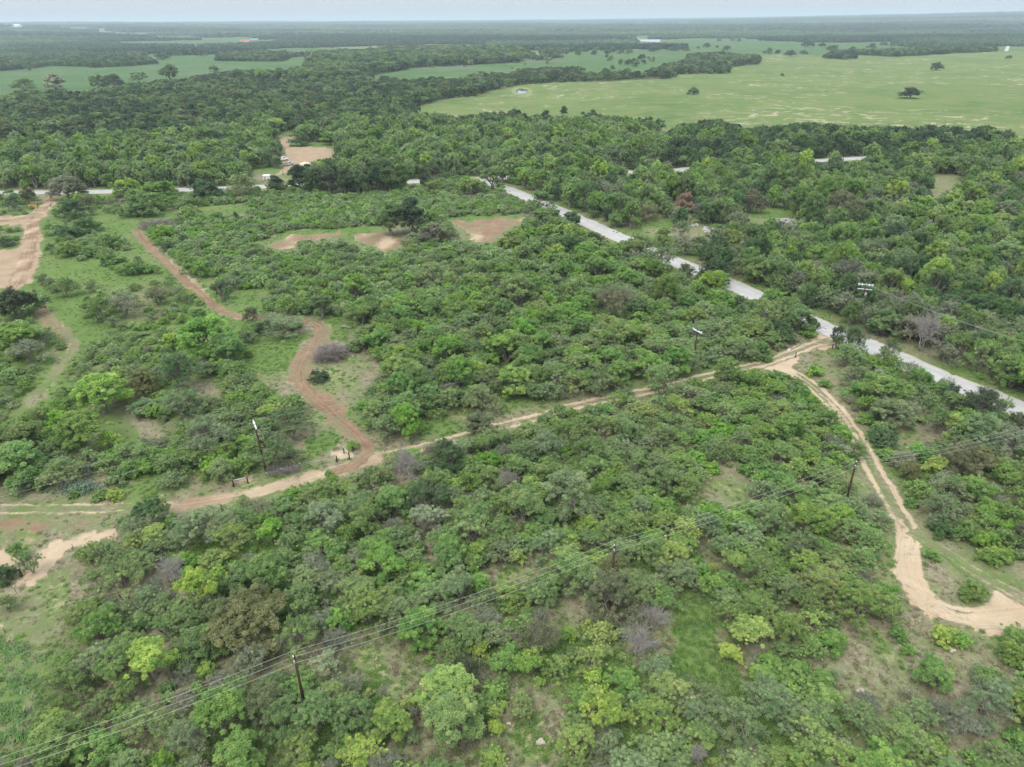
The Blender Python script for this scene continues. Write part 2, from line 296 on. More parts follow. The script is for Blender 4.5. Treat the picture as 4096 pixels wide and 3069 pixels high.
ZW = [q(4, -600, 150), q(4, 1000, 200), q(4, 1000, 430), q(4, 1500, 880), q(4, 1650, 1010), q(7, 1800, 0), q(7, 1800, 400), q(7, 1500, 700), q(7, 900, 900), q(7, 600, 500), q(7, 0, 500), q(4, -600, 1100)]
def cover(x, y):
    """sand, lush, red, field amounts of places"""
    u, v, _ = pix(x, y, np.zeros_like(x))
    d = np.hypot(x, y)
    amp = np.clip(120 / d, 0.05, 1.2)
    u = u + noi(x, y, 9, 0) * 16 * amp + noi(x, y, 2.5, 2) * 8 * amp
    v = v + noi(x, y, 9, 1) * 9 * amp + noi(x, y, 2.5, 3) * 5 * amp
    n = noi(x, y, 16, 3)
    fd = sst(500, 1500, d)
    sand = np.clip(0.02 + 0.10 * noi(x, y, 7, 1), 0, 1) * (1 - fd)
    lush = np.clip(0.50 + 0.40 * n, 0, 1); red = np.zeros_like(x); field = fd * 0.5
    deep = fd * np.clip(0.6 + 0.9 * noi(x, y / 2, 700, 1), 0, 1)
    wz = inpoly(u, v, ZW); lush[wz] = np.clip(0.78 + 0.35 * n[wz], 0, 1)
    n5 = noi(x, y, 4.5, 2); n2 = noi(x, y, 1.8, 0); hue = np.clip(0.25 + 0.5 * noi(x, y, 30, 1), 0, 1)
    for k, poly in OPEN:
        m = inpoly(u, v, poly)
        if not m.any(): continue
        if k == 'sand': sand[m] = 0.84 + 0.30 * n5[m]; lush[m] = 0.25; hue[m] = 0.1
        elif k == 'tan': sand[m] = 0.82 + 0.30 * n5[m]; lush[m] = 0.3; hue[m] = 0.50
        elif k == 'faint': sand[m] = 0.42 + 0.4 * n5[m]; lush[m] = 0.45; hue[m] = 0.9
        elif k == 'red': red[m] = np.clip(0.66 + 0.30 * n5[m] + 0.22 * n2[m], .22, 1); lush[m] = 0.45; sand[m] = 0.35
        elif k == 'lush': lush[m] = np.maximum(lush[m], 0.93); sand[m] *= 0.4
        elif k == 'weed': lush[m] = 0.62 + .3 * n5[m]; sand[m] = 0.1
        elif k == 'dry': sand[m] = np.maximum(sand[m], 0.26 + 0.20 * n5[m]); lush[m] = 0.50 + 0.32 * n5[m]
        elif k == 'dark': lush[m] = 0.25; sand[m] = 0
        elif k == 'mead': deep[m] = .75 + .3 * n[m]; lush[m] = .9; field[m] = 0.3 + .4 * n5[m]; sand[m] = 0
        elif k == 'deep': deep[m] = 0.9; lush[m] = 0.9; field[m] = 0; sand[m] = 0
        elif k == 'field': field[m] = 0.95; deep[m] = 0; sand[m] = 0; lush[m] = .5
        elif k == 'pave': sand[m] = np.maximum(sand[m], 0.3)
    return np.maximum(sand, np.where(red > 0.2, red, 0)), lush, np.where(red > 0.2, np.clip(0.72 + 0.45 * noi(x, y, 8, 1), 0.3, 1), hue), field, deep

# ------------------------------------------------------------------ materials
def mat(name):
    m = bpy.data.materials.new(name); m.use_nodes = True
    nt = m.node_tree; nt.nodes.clear(); return m, nt
def N(nt, t, **kw):
    n = nt.nodes.new(t)
    for k, v in kw.items(): setattr(n, k, v)
    return n
def noise(nt, scale, detail=4, rough=0.55, vec=None, dist=0.0):
    n = N(nt, 'ShaderNodeTexNoise'); n.inputs['Scale'].default_value = scale; n.inputs['Detail'].default_value = detail
    n.inputs['Roughness'].default_value = rough; n.inputs['Distortion'].default_value = dist
    if vec is not None: nt.links.new(vec, n.inputs['Vector'])
    return n.outputs['Fac']
def ramp(nt, src, a, b, lo=0.0, hi=1.0):
    n = N(nt, 'ShaderNodeMapRange'); n.clamp = True
    nt.links.new(src, n.inputs[0]); n.inputs[1].default_value = a; n.inputs[2].default_value = b
    n.inputs[3].default_value = lo; n.inputs[4].default_value = hi
    return n.outputs[0]
def mth(nt, o, a, b=None, clamp=False):
    n = N(nt, 'ShaderNodeMath', operation=o); n.use_clamp = clamp
    for i, s in enumerate((a, b)):
        if s is None: continue
        if isinstance(s, (int, float)): n.inputs[i].default_value = s
        else: nt.links.new(s, n.inputs[i])
    return n.outputs[0]
def mix(nt, f, a, b, mode='MIX'):
    n = N(nt, 'ShaderNodeMix', data_type='RGBA', blend_type=mode)
    for i, s in ((0, f), (6, a), (7, b)):
        if isinstance(s, (int, float)): n.inputs[i].default_value = s
        elif isinstance(s, tuple): n.inputs[i].default_value = s + (1,) if len(s) == 3 else s
        else: nt.links.new(s, n.inputs[i])
    return n.outputs[2]
def attr(nt, name, typ='GEOMETRY'):
    n = N(nt, 'ShaderNodeAttribute', attribute_type=typ, attribute_name=name); return n
def finish(nt, col, rough=0.9, bump=None, bs=0.4, bd=0.05, metal=0.0, spec=0.2):
    p = N(nt, 'ShaderNodeBsdfPrincipled'); o = N(nt, 'ShaderNodeOutputMaterial')
    if isinstance(col, tuple): p.inputs['Base Color'].default_value = col + (1,)
    else: nt.links.new(col, p.inputs['Base Color'])
    if isinstance(rough, (int, float)): p.inputs['Roughness'].default_value = rough
    else: nt.links.new(rough, p.inputs['Roughness'])
    p.inputs['Metallic'].default_value = metal; p.inputs['Specular IOR Level'].default_value = spec
    if bump is not None:
        b = N(nt, 'ShaderNodeBump'); b.inputs['Strength'].default_value = bs; b.inputs['Distance'].default_value = bd
        nt.links.new(bump, b.inputs['Height']); nt.links.new(b.outputs[0], p.inputs['Normal'])
    nt.links.new(p.outputs[0], o.inputs[0]); return p

def terrain_material():
    m, nt = mat('terrain_soil_and_grass')
    pos = N(nt, 'ShaderNodeNewGeometry').outputs['Position']
    c1 = attr(nt, 'cover_a'); c2 = attr(nt, 'cover_b')
    sp1 = N(nt, 'ShaderNodeSeparateXYZ'); nt.links.new(c1.outputs['Vector'], sp1.inputs[0])
    sp2 = N(nt, 'ShaderNodeSeparateXYZ'); nt.links.new(c2.outputs['Vector'], sp2.inputs[0])
    sand, lush, red = sp1.outputs; field, deep, rut = sp2.outputs
    nb = noise(nt, 0.22, 5, 0.6, pos); nm = noise(nt, 0.9, 5, 0.62, pos); nf = noise(nt, 3.2, 4, 0.7, pos); ng = noise(nt, 11, 3, 0.7, pos)
    # leaf litter / dry grass base
    litter = mix(nt, ramp(nt, nm, 0.38, 0.62), (0.19, 0.150, 0.108), (0.34, 0.285, 0.205))
    litter = mix(nt, ramp(nt, nf, 0.42, 0.66), litter, (0.15, 0.165, 0.075))
    # grass
    g = mix(nt, ramp(nt, nb, 0.35, 0.65), (0.082, 0.165, 0.036), (0.130, 0.215, 0.050))
    g = mix(nt, ramp(nt, nf, 0.35, 0.7), g, (0.12, 0.155, 0.055))
    thr = mth(nt, 'ADD', mth(nt, 'MULTIPLY', nm, 0.6), mth(nt, 'MULTIPLY', nf, 0.4))
    def masked(src, w=0.07):       # amount 0..1 against noise -> broken edge
        a = mth(nt, 'ADD', mth(nt, 'MULTIPLY', src, 0.62), -0.31)
        b = mth(nt, 'ADD', thr, a)
        return ramp(nt, b, 0.5 - w, 0.5 + w)
    g = mix(nt, ramp(nt, noise(nt, 0.07, 5, 0.65, pos), 0.50, 0.66, 0, 0.75), g, (0.180, 0.190, 0.085))
    g = mix(nt, ramp(nt, nm, 0.52, 0.72, 0, 0.7), g, (0.20, 0.20, 0.095))
    col = mix(nt, masked(lush, 0.13), litter, g)
    # fields
    sc = N(nt, 'ShaderNodeMapping'); sc.inputs['Scale'].default_value = (0.011, 0.034, 1); nt.links.new(pos, sc.inputs[0])
    sc.inputs['Rotation'].default_value = (0, 0, 0.12)
    s1 = noise(nt, 0.055, 7, 0.68, pos, 1.6)
    s2 = noise(nt, 0.012, 3, 0.5, pos)
    fg = mix(nt, ramp(nt, s2, 0.35, 0.65), (0.085, 0.148, 0.040), (0.135, 0.190, 0.056))
    fg = mix(nt, ramp(nt, noise(nt, 0.05, 5, 0.65, pos), 0.40, 0.7), fg, (0.175, 0.185, 0.080))
    streak = ramp(nt, s1, 0.545, 0.60)
    streak = mth(nt, 'MULTIPLY', streak, ramp(nt, noise(nt, 0.006, 5, 0.65, pos, 1.5), 0.45, 0.60, 0.0, 0.95))
    fcol = mix(nt, mth(nt, 'MULTIPLY', streak, 0.72), fg, (0.50, 0.42, 0.30))
    col = mix(nt, ramp(nt, field, 0.3, 0.7), col, fcol)
    dg = mix(nt, ramp(nt, noise(nt, 0.02, 5, 0.6, pos), 0.35, 0.65), (0.058, 0.118, 0.042), (0.098, 0.160, 0.056))
    dg = mix(nt, ramp(nt, noise(nt, 0.006, 4, 0.6, pos), 0.52, 0.68), dg, (0.125, 0.140, 0.085))
    col = mix(nt, ramp(nt, deep, 0.3, 0.7), col, dg)
    # bare soil
    sd_ = mix(nt, ramp(nt, nb, 0.35, 0.65), (0.43, 0.320, 0.215), (0.51, 0.400, 0.285))
    sd_ = mix(nt, ramp(nt, nf, 0.40, 0.72, 0, 0.5), sd_, (0.39, 0.295, 0.195))
    rd = mix(nt, ramp(nt, nb, 0.3, 0.7), (0.235, 0.150, 0.092), (0.335, 0.232, 0.155))
    rd = mix(nt, ramp(nt, nm, 0.42, 0.62, 0, 0.6), rd, (0.195, 0.128, 0.085))
    soil = mix(nt, ramp(nt, red, 0.35, 0.65), sd_, rd)
    tv = attr(nt, 'along_track').outputs['Vector']
    soil = mix(nt, ramp(nt, noise(nt, 1.0, 3, 0.6, tv), 0.48, 0.66, 0.0, 0.34), soil, mix(nt, 1.0, soil, (0.66, 0.62, 0.60), 'MULTIPLY'))
    gr = mth(nt, 'MULTIPLY', ramp(nt, noise(nt, 0.62, 3, 0.55, tv), 0.47, 0.58), ramp(nt, red, 0.2, 0.6, 0.0, 0.6))
    soil = mix(nt, gr, soil, mix(nt, 1.0, soil, (0.62, 0.58, 0.56), 'MULTIPLY'))
    soil = mix(nt, ramp(nt, noise(nt, 0.35, 4, 0.7, pos), 0.52, 0.68, 0.0, 0.5), soil, mix(nt, 1.0, soil, (1.28, 1.26, 1.22), 'MULTIPLY'))
    soil = mix(nt, ramp(nt, noise(nt, 1.9, 2, 0.5, tv), 0.55, 0.70, 0.0, 0.2), soil, mix(nt, 1.0, soil, (1.22, 1.2, 1.18), 'MULTIPLY'))
    bare = mth(nt, 'MAXIMUM', sand, rut)
    col = mix(nt, masked(bare, 0.10), col, soil)
    col = mix(nt, ramp(nt, ng, 0.3, 0.7, 0.0, 0.35), col, mix(nt, 1.0, col, (0.62, 0.62, 0.6), 'MULTIPLY'))
    finish(nt, col, 0.95, mth(nt, 'ADD', nf, mth(nt, 'MULTIPLY', ng, 0.6)), 0.6, 0.12, spec=0.05)
    return m
M_TER = terrain_material()

def asphalt_material():
    m, nt = mat('worn_pale_asphalt'); pos = N(nt, 'ShaderNodeNewGeometry').outputs['Position']
    a = attr(nt, 'across').outputs['Fac']
    n1 = noise(nt, 0.35, 5, 0.6, pos); n2 = noise(nt, 5, 3, 0.7, pos)
    c = mix(nt, ramp(nt, n1, 0.35, 0.65), (0.35, 0.335, 0.32), (0.42, 0.405, 0.385))
    c = mix(nt, ramp(nt, n2, 0.4, 0.8, 0, 0.4), c, (0.29, 0.28, 0.275))
    tr = mth(nt, 'MULTIPLY', ramp(nt, mth(nt, 'ABSOLUTE', mth(nt, 'SUBTRACT', mth(nt, 'ABSOLUTE', a), 0.45)), 0.18, 0.03), 0.28)
    c = mix(nt, tr, c, (0.28, 0.27, 0.265))
    e = mth(nt, 'ADD', mth(nt, 'ABSOLUTE', a), mth(nt, 'MULTIPLY', mth(nt, 'SUBTRACT', n2, 0.5), 0.35))
    c = mix(nt, ramp(nt, e, 0.80, 0.98), c, (0.36, 0.29, 0.21))
    finish(nt, c, 0.85, n2, 0.3, 0.02, spec=0.25); return m
M_ASPH = asphalt_material()

def leaf_material(name, transl=0.5, var=0.30):
    m, nt = mat(name)
    t = attr(nt, 'tint', 'INSTANCER'); v = attr(nt, 'leaf_tone').outputs['Fac']
    oi = N(nt, 'ShaderNodeObjectInfo').outputs['Random']
    k = mth(nt, 'ADD', mth(nt, 'MULTIPLY', v, var * 2), 1 - var)
    c = mix(nt, 1.0, t.outputs['Color'], (1, 1, 1), 'MULTIPLY')
    h = N(nt, 'ShaderNodeHueSaturation')
    nt.links.new(c, h.inputs['Color'])
    nt.links.new(ramp(nt, v, 0, 1, 0.524, 0.476), h.inputs['Hue'])
    nt.links.new(ramp(nt, oi, 0, 1, 0.78, 1.02), h.inputs['Saturation'])
    nt.links.new(mth(nt, 'MULTIPLY', k, ramp(nt, oi, 0, 1, 0.90, 1.10)), h.inputs['Value'])
    d = N(nt, 'ShaderNodeBsdfDiffuse'); tr = N(nt, 'ShaderNodeBsdfTranslucent'); ms = N(nt, 'ShaderNodeMixShader'); ms.inputs[0].default_value = transl
    o = N(nt, 'ShaderNodeOutputMaterial')
    nt.links.new(h.outputs[0], d.inputs[0]); nt.links.new(h.outputs[0], tr.inputs[0])
    nt.links.new(d.outputs[0], ms.inputs[1]); nt.links.new(tr.outputs[0], ms.inputs[2]); nt.links.new(ms.outputs[0], o.inputs[0])
    return m
M_LEAF = leaf_material('foliage')

def simple(name, col, rough=0.8, nscale=None, col2=None, metal=0.0, spec=0.3, obj=False):
    m, nt = mat(name)
    if nscale:
        vec = N(nt, 'ShaderNodeTexCoord').outputs['Object']
        c = mix(nt, ramp(nt, noise(nt, nscale, 5, 0.6, vec), 0.3, 0.7), col, col2 or tuple(x * 0.6 for x in col))
        finish(nt, c, rough, metal=metal, spec=spec)
    else: finish(nt, col, rough, metal=metal, spec=spec)
    return m
M_BARK = simple('grey_brown_bark', (0.29, 0.25, 0.215), 0.95, 4, (0.17, 0.145, 0.125), spec=0.1)
M_DEADW = simple('weathered_dead_wood', (0.36, 0.325, 0.30), 0.95, 5, (0.22, 0.195, 0.18), spec=0.1)
M_PILEW = simple('cut_brush_wood', (0.37, 0.32, 0.29), 0.95, 1.3, (0.16, 0.13, 0.11), spec=0.1)
M_POLE = simple('tarred_pole_wood', (0.085, 0.045, 0.032), 0.9, 6, (0.05, 0.03, 0.022), spec=0.15)
M_POST = simple('dark_post_wood', (0.075, 0.05, 0.038), 0.9, 8, (0.04, 0.028, 0.022), spec=0.1)
M_ARM = simple('pale_crossarm', (0.70, 0.72, 0.75), 0.6, 5, (0.58, 0.6, 0.62))
M_PIPE = simple('galvanised_pipe', (0.62, 0.64, 0.66), 0.4, metal=0.4)
M_WIRE = simple('aluminium_conductor', (0.48, 0.48, 0.45), 0.5, metal=0.3)
M_PORC = simple('porcelain_insulator', (0.75, 0.76, 0.78), 0.3)
M_WHITE = simple('white_paint', (0.75, 0.76, 0.77), 0.4)
M_DARK = simple('black_rubber', (0.02, 0.02, 0.02), 0.8)
M_GLASS = simple('tinted_glass', (0.03, 0.04, 0.05), 0.1, spec=0.6)
M_CHROME = simple('bright_metal', (0.6, 0.6, 0.62), 0.25, metal=0.9)
M_STEEL = simple('green_steel', (0.05, 0.08, 0.06), 0.6)
M_CONC = simple('concrete', (0.44, 0.38, 0.31), 0.9, 2.5, (0.34, 0.29, 0.235))
M_RUST = simple('rusted_edge', (0.25, 0.10, 0.06), 0.8)
M_ROCK = simple('pale_rubble', (0.42, 0.40, 0.385), 0.9, 1.2, (0.27, 0.25, 0.24))
M_YEL = simple('yellow_paint', (0.55, 0.38, 0.10), 0.7, 4, (0.42, 0.28, 0.10))
M_WOODP = simple('tan_plank', (0.45, 0.27, 0.15), 0.8)
M_ROOF = simple('pale_metal_roof', (0.40, 0.42, 0.45), 0.4, 0.3, (0.32, 0.34, 0.36))
M_REDROOF = simple('red_metal_roof', (0.42, 0.12, 0.11), 0.5)
M_WALLT = simple('tan_wall', (0.42, 0.38, 0.33), 0.8)
M_WARE = simple('white_sheet_metal', (0.70, 0.71, 0.72), 0.5)
M_SANDP = simple('loose_sand', (0.62, 0.50, 0.37), 0.95, 1.5, (0.55, 0.44, 0.32), spec=0.05)
M_WATER = simple('pond_water', (0.16, 0.19, 0.20), 0.04, spec=0.8)

# ------------------------------------------------------------------ mesh helpers
class MB:
    def __init__(s): s.v = []; s.f = []; s.m = []; s.n = 0
    def add(s, v, f, m=0):
        s.v += [tuple(map(float, p)) for p in v]; s.f += [tuple(i + s.n for i in q_) for q_ in f]; s.m += [m] * len(f); s.n += len(v)
    def box(s, c, d, rz=0.0, m=0, taper=1.0):
        x, y, z = (k / 2 for k in d); ca, sa = math.cos(rz), math.sin(rz); vv = []
        for k, t in ((-1, 1.0), (1, taper)):
            for i, j in ((-1, -1), (1, -1), (1, 1), (-1, 1)):
                px_, py_ = i * x * t, j * y * t
                vv.append((c[0] + px_ * ca - py_ * sa, c[1] + px_ * sa + py_ * ca, c[2] + k * z))
        s.add(vv, [(3, 2, 1, 0), (4, 5, 6, 7), (0, 1, 5, 4), (1, 2, 6, 5), (2, 3, 7, 6), (3, 0, 4, 7)], m)
    def tube(s, P, R, n=5, m=0, cap=True):
        P = [Vector(p) for p in P]; R = [R] * len(P) if isinstance(R, (int, float)) else R
        vv = []; ff = []
        for i, p in enumerate(P):
            t = (P[min(i + 1, len(P) - 1)] - P[max(i - 1, 0)]); t = t.normalized() if t.length > 1e-9 else Vector((0, 0, 1))
            a = t.cross(Vector((0.31, 0.93, 0.17))); a.normalize(); b = t.cross(a)
            for k in range(n):
                an = 2 * math.pi * k / n
                vv.append(p + (a * math.cos(an) + b * math.sin(an)) * R[i])
        for i in range(len(P) - 1):
            for k in range(n):
                ff.append((i * n + k, i * n + (k + 1) % n, (i + 1) * n + (k + 1) % n, (i + 1) * n + k))
        if cap: ff += [tuple(range(n))[::-1], tuple((len(P) - 1) * n + k for k in range(n))]
        s.add(vv, ff, m)
    def prism(s, poly, z0, z1, m=0):
        n = len(poly)
        s.add([(x, y, z0) for x, y in poly] + [(x, y, z1) for x, y in poly],
              [tuple(range(n))[::-1], tuple(range(n, 2 * n))] + [(i, (i + 1) % n, n + (i + 1) % n, n + i) for i in range(n)], m)
    def mesh(s, name, mats, smooth=False):
        me = bpy.data.meshes.new(name); me.from_pydata(s.v, [], s.f); me.update()
        for k in mats: me.materials.append(k)
        me.polygons.foreach_set('material_index', s.m)
        if smooth: me.polygons.foreach_set('use_smooth', [True] * len(s.f))
        return me

def np_mesh(name, v, f, mats, mi=None, tone=None, smooth=False):
    """triangles or quads from numpy arrays, quickly"""
    me = bpy.data.meshes.new(name); k = f.shape[1]
    me.vertices.add(len(v)); me.vertices.foreach_set('co', v.astype(np.float32).ravel())
    me.loops.add(f.size); me.loops.foreach_set('vertex_index', f.astype(np.int32).ravel())
    me.polygons.add(len(f)); me.polygons.foreach_set('loop_start', np.arange(0, f.size, k, dtype=np.int32))
    for q_ in mats: me.materials.append(q_)
    if mi is not None: me.polygons.foreach_set('material_index', mi.astype(np.int32))
    if smooth: me.polygons.foreach_set('use_smooth', np.ones(len(f), bool))
    me.update(calc_edges=True)
    if tone is not None:
        a = me.attributes.new('leaf_tone', 'FLOAT', 'FACE'); a.data.foreach_set('value', tone.astype(np.float32))
    return me

def link(name, data, parent=None, loc=None, rz=0.0, sc=None):
    o = bpy.data.objects.new(name, data); COL.objects.link(o)
    if parent is not None: o.parent = parent
    if loc is not None: o.location = loc
    if rz: o.rotation_euler = (0, 0, rz)
    if sc is not None: o.scale = sc
    return o
def tag(o, label, cat, group=None):
    o['label'] = label; o['category'] = cat
    if group: o['group'] = group
    return o
def struct(o): o['kind'] = 'structure'; return o
def stuff(o, label=None): o['kind'] = 'stuff'; return o

# ------------------------------------------------------------------ the ground, one sheet
def build_ground():
    rings = 8.0 * np.exp(np.arange(0, math.log(70000 / 8.0) + 0.013, 0.0125))
    ang = np.concatenate([np.arange(-180, -54, 6.3), np.arange(-54, 54, 0.33), np.arange(54, 180.01, 6.3)])
    ang = np.radians(ang[:-1] if abs(ang[-1] - 180) < 1e-6 else ang)
    A, R = np.meshgrid(ang, rings); x = (R * np.sin(A)).ravel(); y = (R * np.cos(A)).ravel()
    nr, na = len(rings), len(ang)
    v = np.c_[x, y, Z(x, y)]
    i = np.arange(nr - 1)[:, None] * na + np.arange(na)[None, :]; j = np.arange(nr - 1)[:, None] * na + (np.arange(na)[None, :] + 1) % na
    f = np.stack([i, i + na, j + na, j], -1).reshape(-1, 4)
    me = np_mesh('ground', v, f, [M_TER], smooth=True)
    s, l, r, fi, de = cover(x, y)
    front = (np.abs(A.ravel()) < math.radians(53))
    for arr, dflt in ((s, 0.05), (l, 0.5), (r, 0), ): arr[~front & (np.hypot(x, y) < 500)] = dflt
    a = me.attributes.new('cover_a', 'FLOAT_VECTOR', 'POINT'); a.data.foreach_set('vector', np.c_[s, l, r].astype(np.float32).ravel())
    a = me.attributes.new('cover_b', 'FLOAT_VECTOR', 'POINT'); a.data.foreach_set('vector', np.c_[fi, de, 0 * s].astype(np.float32).ravel())
    struct(link('ground', me))
    # the small disc below the drone, part of the same plain
    m = MB(); m.add([(rings[0] * math.sin(t), rings[0] * math.cos(t), 0.0) for t in ang], [tuple(range(len(ang)))[::-1]])
    d = m.mesh('ground_below', [M_TER]); struct(link('ground_patch', d))
build_ground()

def ribbon(name, key, z, material, ruts=None, jag=0.25, wide=1.0, red=0.0):
    P, w = ROADS[key]; w = w * wide
    T = np.gradient(P, axis=0); T /= np.hypot(T[:, 0], T[:, 1])[:, None] + 1e-9; Nn = np.c_[-T[:, 1], T[:, 0]]
    k = 13; ac = np.linspace(-1, 1, k)
    n = len(P); s = np.arange(n)
    jl = w + jag * (noi(s * 0.9, s * 0, 4, 1) + 0.7 * rs.uniform(-1, 1, n)); jr = w + jag * (noi(s * 0.9, s * 0 + 9, 4, 2) + 0.7 * rs.uniform(-1, 1, n))
    X = P[:, None, :] + Nn[:, None, :] * (ac[None, :, None] * np.where(ac[None, :] < 0, jl[:, None], jr[:, None])[..., None])
    x, y = X[..., 0].ravel(), X[..., 1].ravel()
    v = np.c_[x, y, np.full(x.shape, z)]
    i = (np.arange(n - 1)[:, None] * k + np.arange(k - 1)[None, :]); f = np.stack([i, i + k, i + k + 1, i + 1], -1).reshape(-1, 4)
    me = np_mesh(name, v, f, [material], smooth=True)
    A = np.broadcast_to(ac, (n, k)).ravel()
    at_ = me.attributes.new('across', 'FLOAT', 'POINT'); at_.data.foreach_set('value', A.astype(np.float32))
    if ruts:
        sa, lu, rd, fi, de = cover(x, y)
        pos, hw, strength = ruts
        sfade = np.repeat((np.linspace(1.1, 0.25, n) if key == 'w' else np.ones(n)) * np.clip(np.minimum(s, n - 1 - s) / 5.0, 0, 1), k)
        wob = 0.10 * noi(np.repeat(s * 0.8, k), np.zeros(n * k), 9, 3)
        r = np.exp(-((np.abs(A + wob * 0.6) - pos) / hw) ** 2) * strength
        r = r * sfade * (0.9 + 0.22 * noi(x, y, 4, 1))
        if pos == 0: r = np.exp(-(A / hw) ** 4) * strength * (0.80 + 0.32 * noi(x, y, 2.6, 1))
        sa = np.minimum(sa, 0.25) if ruts[0] > 0 and key != 'e' else sa
        a = me.attributes.new('cover_a', 'FLOAT_VECTOR', 'POINT'); a.data.foreach_set('vector', np.c_[np.minimum(sa, r + 0.35) if key in ('main', 'left', 'e2') else sa * .9, lu, np.clip(red * (1 + 0.4 * noi(x, y, 7, 1)), 0, 1)].astype(np.float32).ravel())
        a = me.attributes.new('cover_b', 'FLOAT_VECTOR', 'POINT'); a.data.foreach_set('vector', np.c_[fi, de, r].astype(np.float32).ravel())
        a = me.attributes.new('along_track', 'FLOAT_VECTOR', 'POINT'); a.data.foreach_set('vector', np.c_[(A + wob * .3) * 4.5 * w, np.repeat(s * 0.05, k), np.zeros(n * k)].astype(np.float32).ravel())
    return struct(link(name, me))
ribbon('road', 'A', 0.012, M_ASPH, jag=0.3)
ribbon('road', 'B', 0.020, M_ASPH, jag=0.3)
ribbon('dirt_track', 'main', 0.028, M_TER, (0.52, 0.30, 0.95), 0.30, 1.15)
ribbon('dirt_track', 'wide', 0.033, M_TER, (0.0, 0.84, 0.93), 0.55, 1.1, red=0.42)
ribbon('dirt_track', 'left', 0.030, M_TER, (0.50, 0.22, 0.62), 0.35, 1.1)
ribbon('dirt_track', 'red', 0.036, M_TER, (0.0, 0.80, 0.92), 0.35, 1.1, red=0.9)
ribbon('dirt_track', 'nw', 0.032, M_TER, (0.0, 0.80, 0.95), 0.5, 0.9, red=0.62)
ribbon('dirt_track', 'nw2', 0.040, M_TER, (0.5, 0.4, 0.9), 0.4, 1.0, red=0.6)
ribbon('dirt_track', 'w', 0.032, M_TER, (0.45, 0.42, 0.72), 0.5, 1.1, red=0.8)
ribbon('dirt_track', 'e', 0.040, M_TER, (0.60, 0.27, 0.98), 0.25, 1.15)
ribbon('dirt_track', 'e2', 0.048, M_TER, (0.55, 0.30, 0.50), 0.25, 1.0)

# ------------------------------------------------------------------ trees
def leaves(cent, rad, n, size, asp, rng, up=0.5, fill=0.5, flat=0.8, tone0=None, nj=0.40):
    """n leaf triangles on each puff; centres cent (k,3), radii rad (k)"""
    k = len(cent); C = np.repeat(cent, n, 0); Rr = np.repeat(rad, n); K = np.repeat(np.arange(k), n)
    d = rng.normal(size=(k * n, 3)); d /= np.linalg.norm(d, axis=1)[:, None]; d[:, 2] += 0.22; d /= np.linalg.norm(d, axis=1)[:, None]
    rr = (fill + (1 - fill) * rng.uniform(0, 1, k * n) ** 0.6) * Rr
    P = C + d * rr[:, None] * np.array([1, 1, flat])
    nrm = d * 0.55 + np.array([0, 0, up * 2.0]) + rng.normal(size=d.shape) * nj; nrm /= np.linalg.norm(nrm, axis=1)[:, None]
    t = rng.normal(size=d.shape); t -= nrm * (t * nrm).sum(1)[:, None]; t /= np.linalg.norm(t, axis=1)[:, None]; b = np.cross(nrm, t)
    sz = size * rng.uniform(0.65, 1.35, k * n)[:, None]
    v = np.empty((k * n, 3, 3)); v[:, 0] = P - t * sz * 0.5 - b * sz * asp * 0.5; v[:, 1] = P - t * sz * 0.4 + b * sz * asp * 0.5; v[:, 2] = P + t * sz * 0.75
    tc = rng.uniform(0.12, 0.88, k) if tone0 is None else tone0
    tone = np.clip(tc[K] + rng.uniform(-0.16, 0.16, k * n), 0, 1)
    return v.reshape(-1, 3), np.arange(k * n * 3).reshape(-1, 3), tone

def tubes(segs, n=3):
    """segs: list of (points (m,3), r0, r1); returns quads as triangles"""
    V = []; Fa = []; o = 0
    for P, r0, r1 in segs:
        P = np.asarray(P); m_ = len(P)
        T = np.gradient(P, axis=0); T /= np.linalg.norm(T, axis=1)[:, None] + 1e-9
        a = np.cross(T, np.array([0.3, 0.9, 0.2])); a /= np.linalg.norm(a, axis=1)[:, None] + 1e-9; b = np.cross(T, a)
        R = np.linspace(r0, r1, m_)
        th = np.arange(n) * 2 * math.pi / n
        ring = P[:, None, :] + (a[:, None, :] * np.cos(th)[None, :, None] + b[:, None, :] * np.sin(th)[None, :, None]) * R[:, None, None]
        V.append(ring.reshape(-1, 3))
        i = o + np.arange(m_ - 1)[:, None] * n + np.arange(n)[None, :]; j = o + np.arange(m_ - 1)[:, None] * n + (np.arange(n)[None, :] + 1) % n
        Fa.append(np.stack([i, j, j + n], -1).reshape(-1, 3)); Fa.append(np.stack([i, j + n, i + n], -1).reshape(-1, 3))
        o += m_ * n
    return np.concatenate(V), np.concatenate(Fa)

def curve(a, b, rng, sag=0.15, n=5):
    a = np.array(a); b = np.array(b); t = np.linspace(0, 1, n)[:, None]
    L = np.linalg.norm(b - a); w = rng.normal(size=3) * L * sag
    return a + (b - a) * t + np.sin(t * math.pi) * w + np.r_[np.zeros((1, 3)), rng.normal(size=(n - 2, 3)) * L * 0.03, np.zeros((1, 3))]

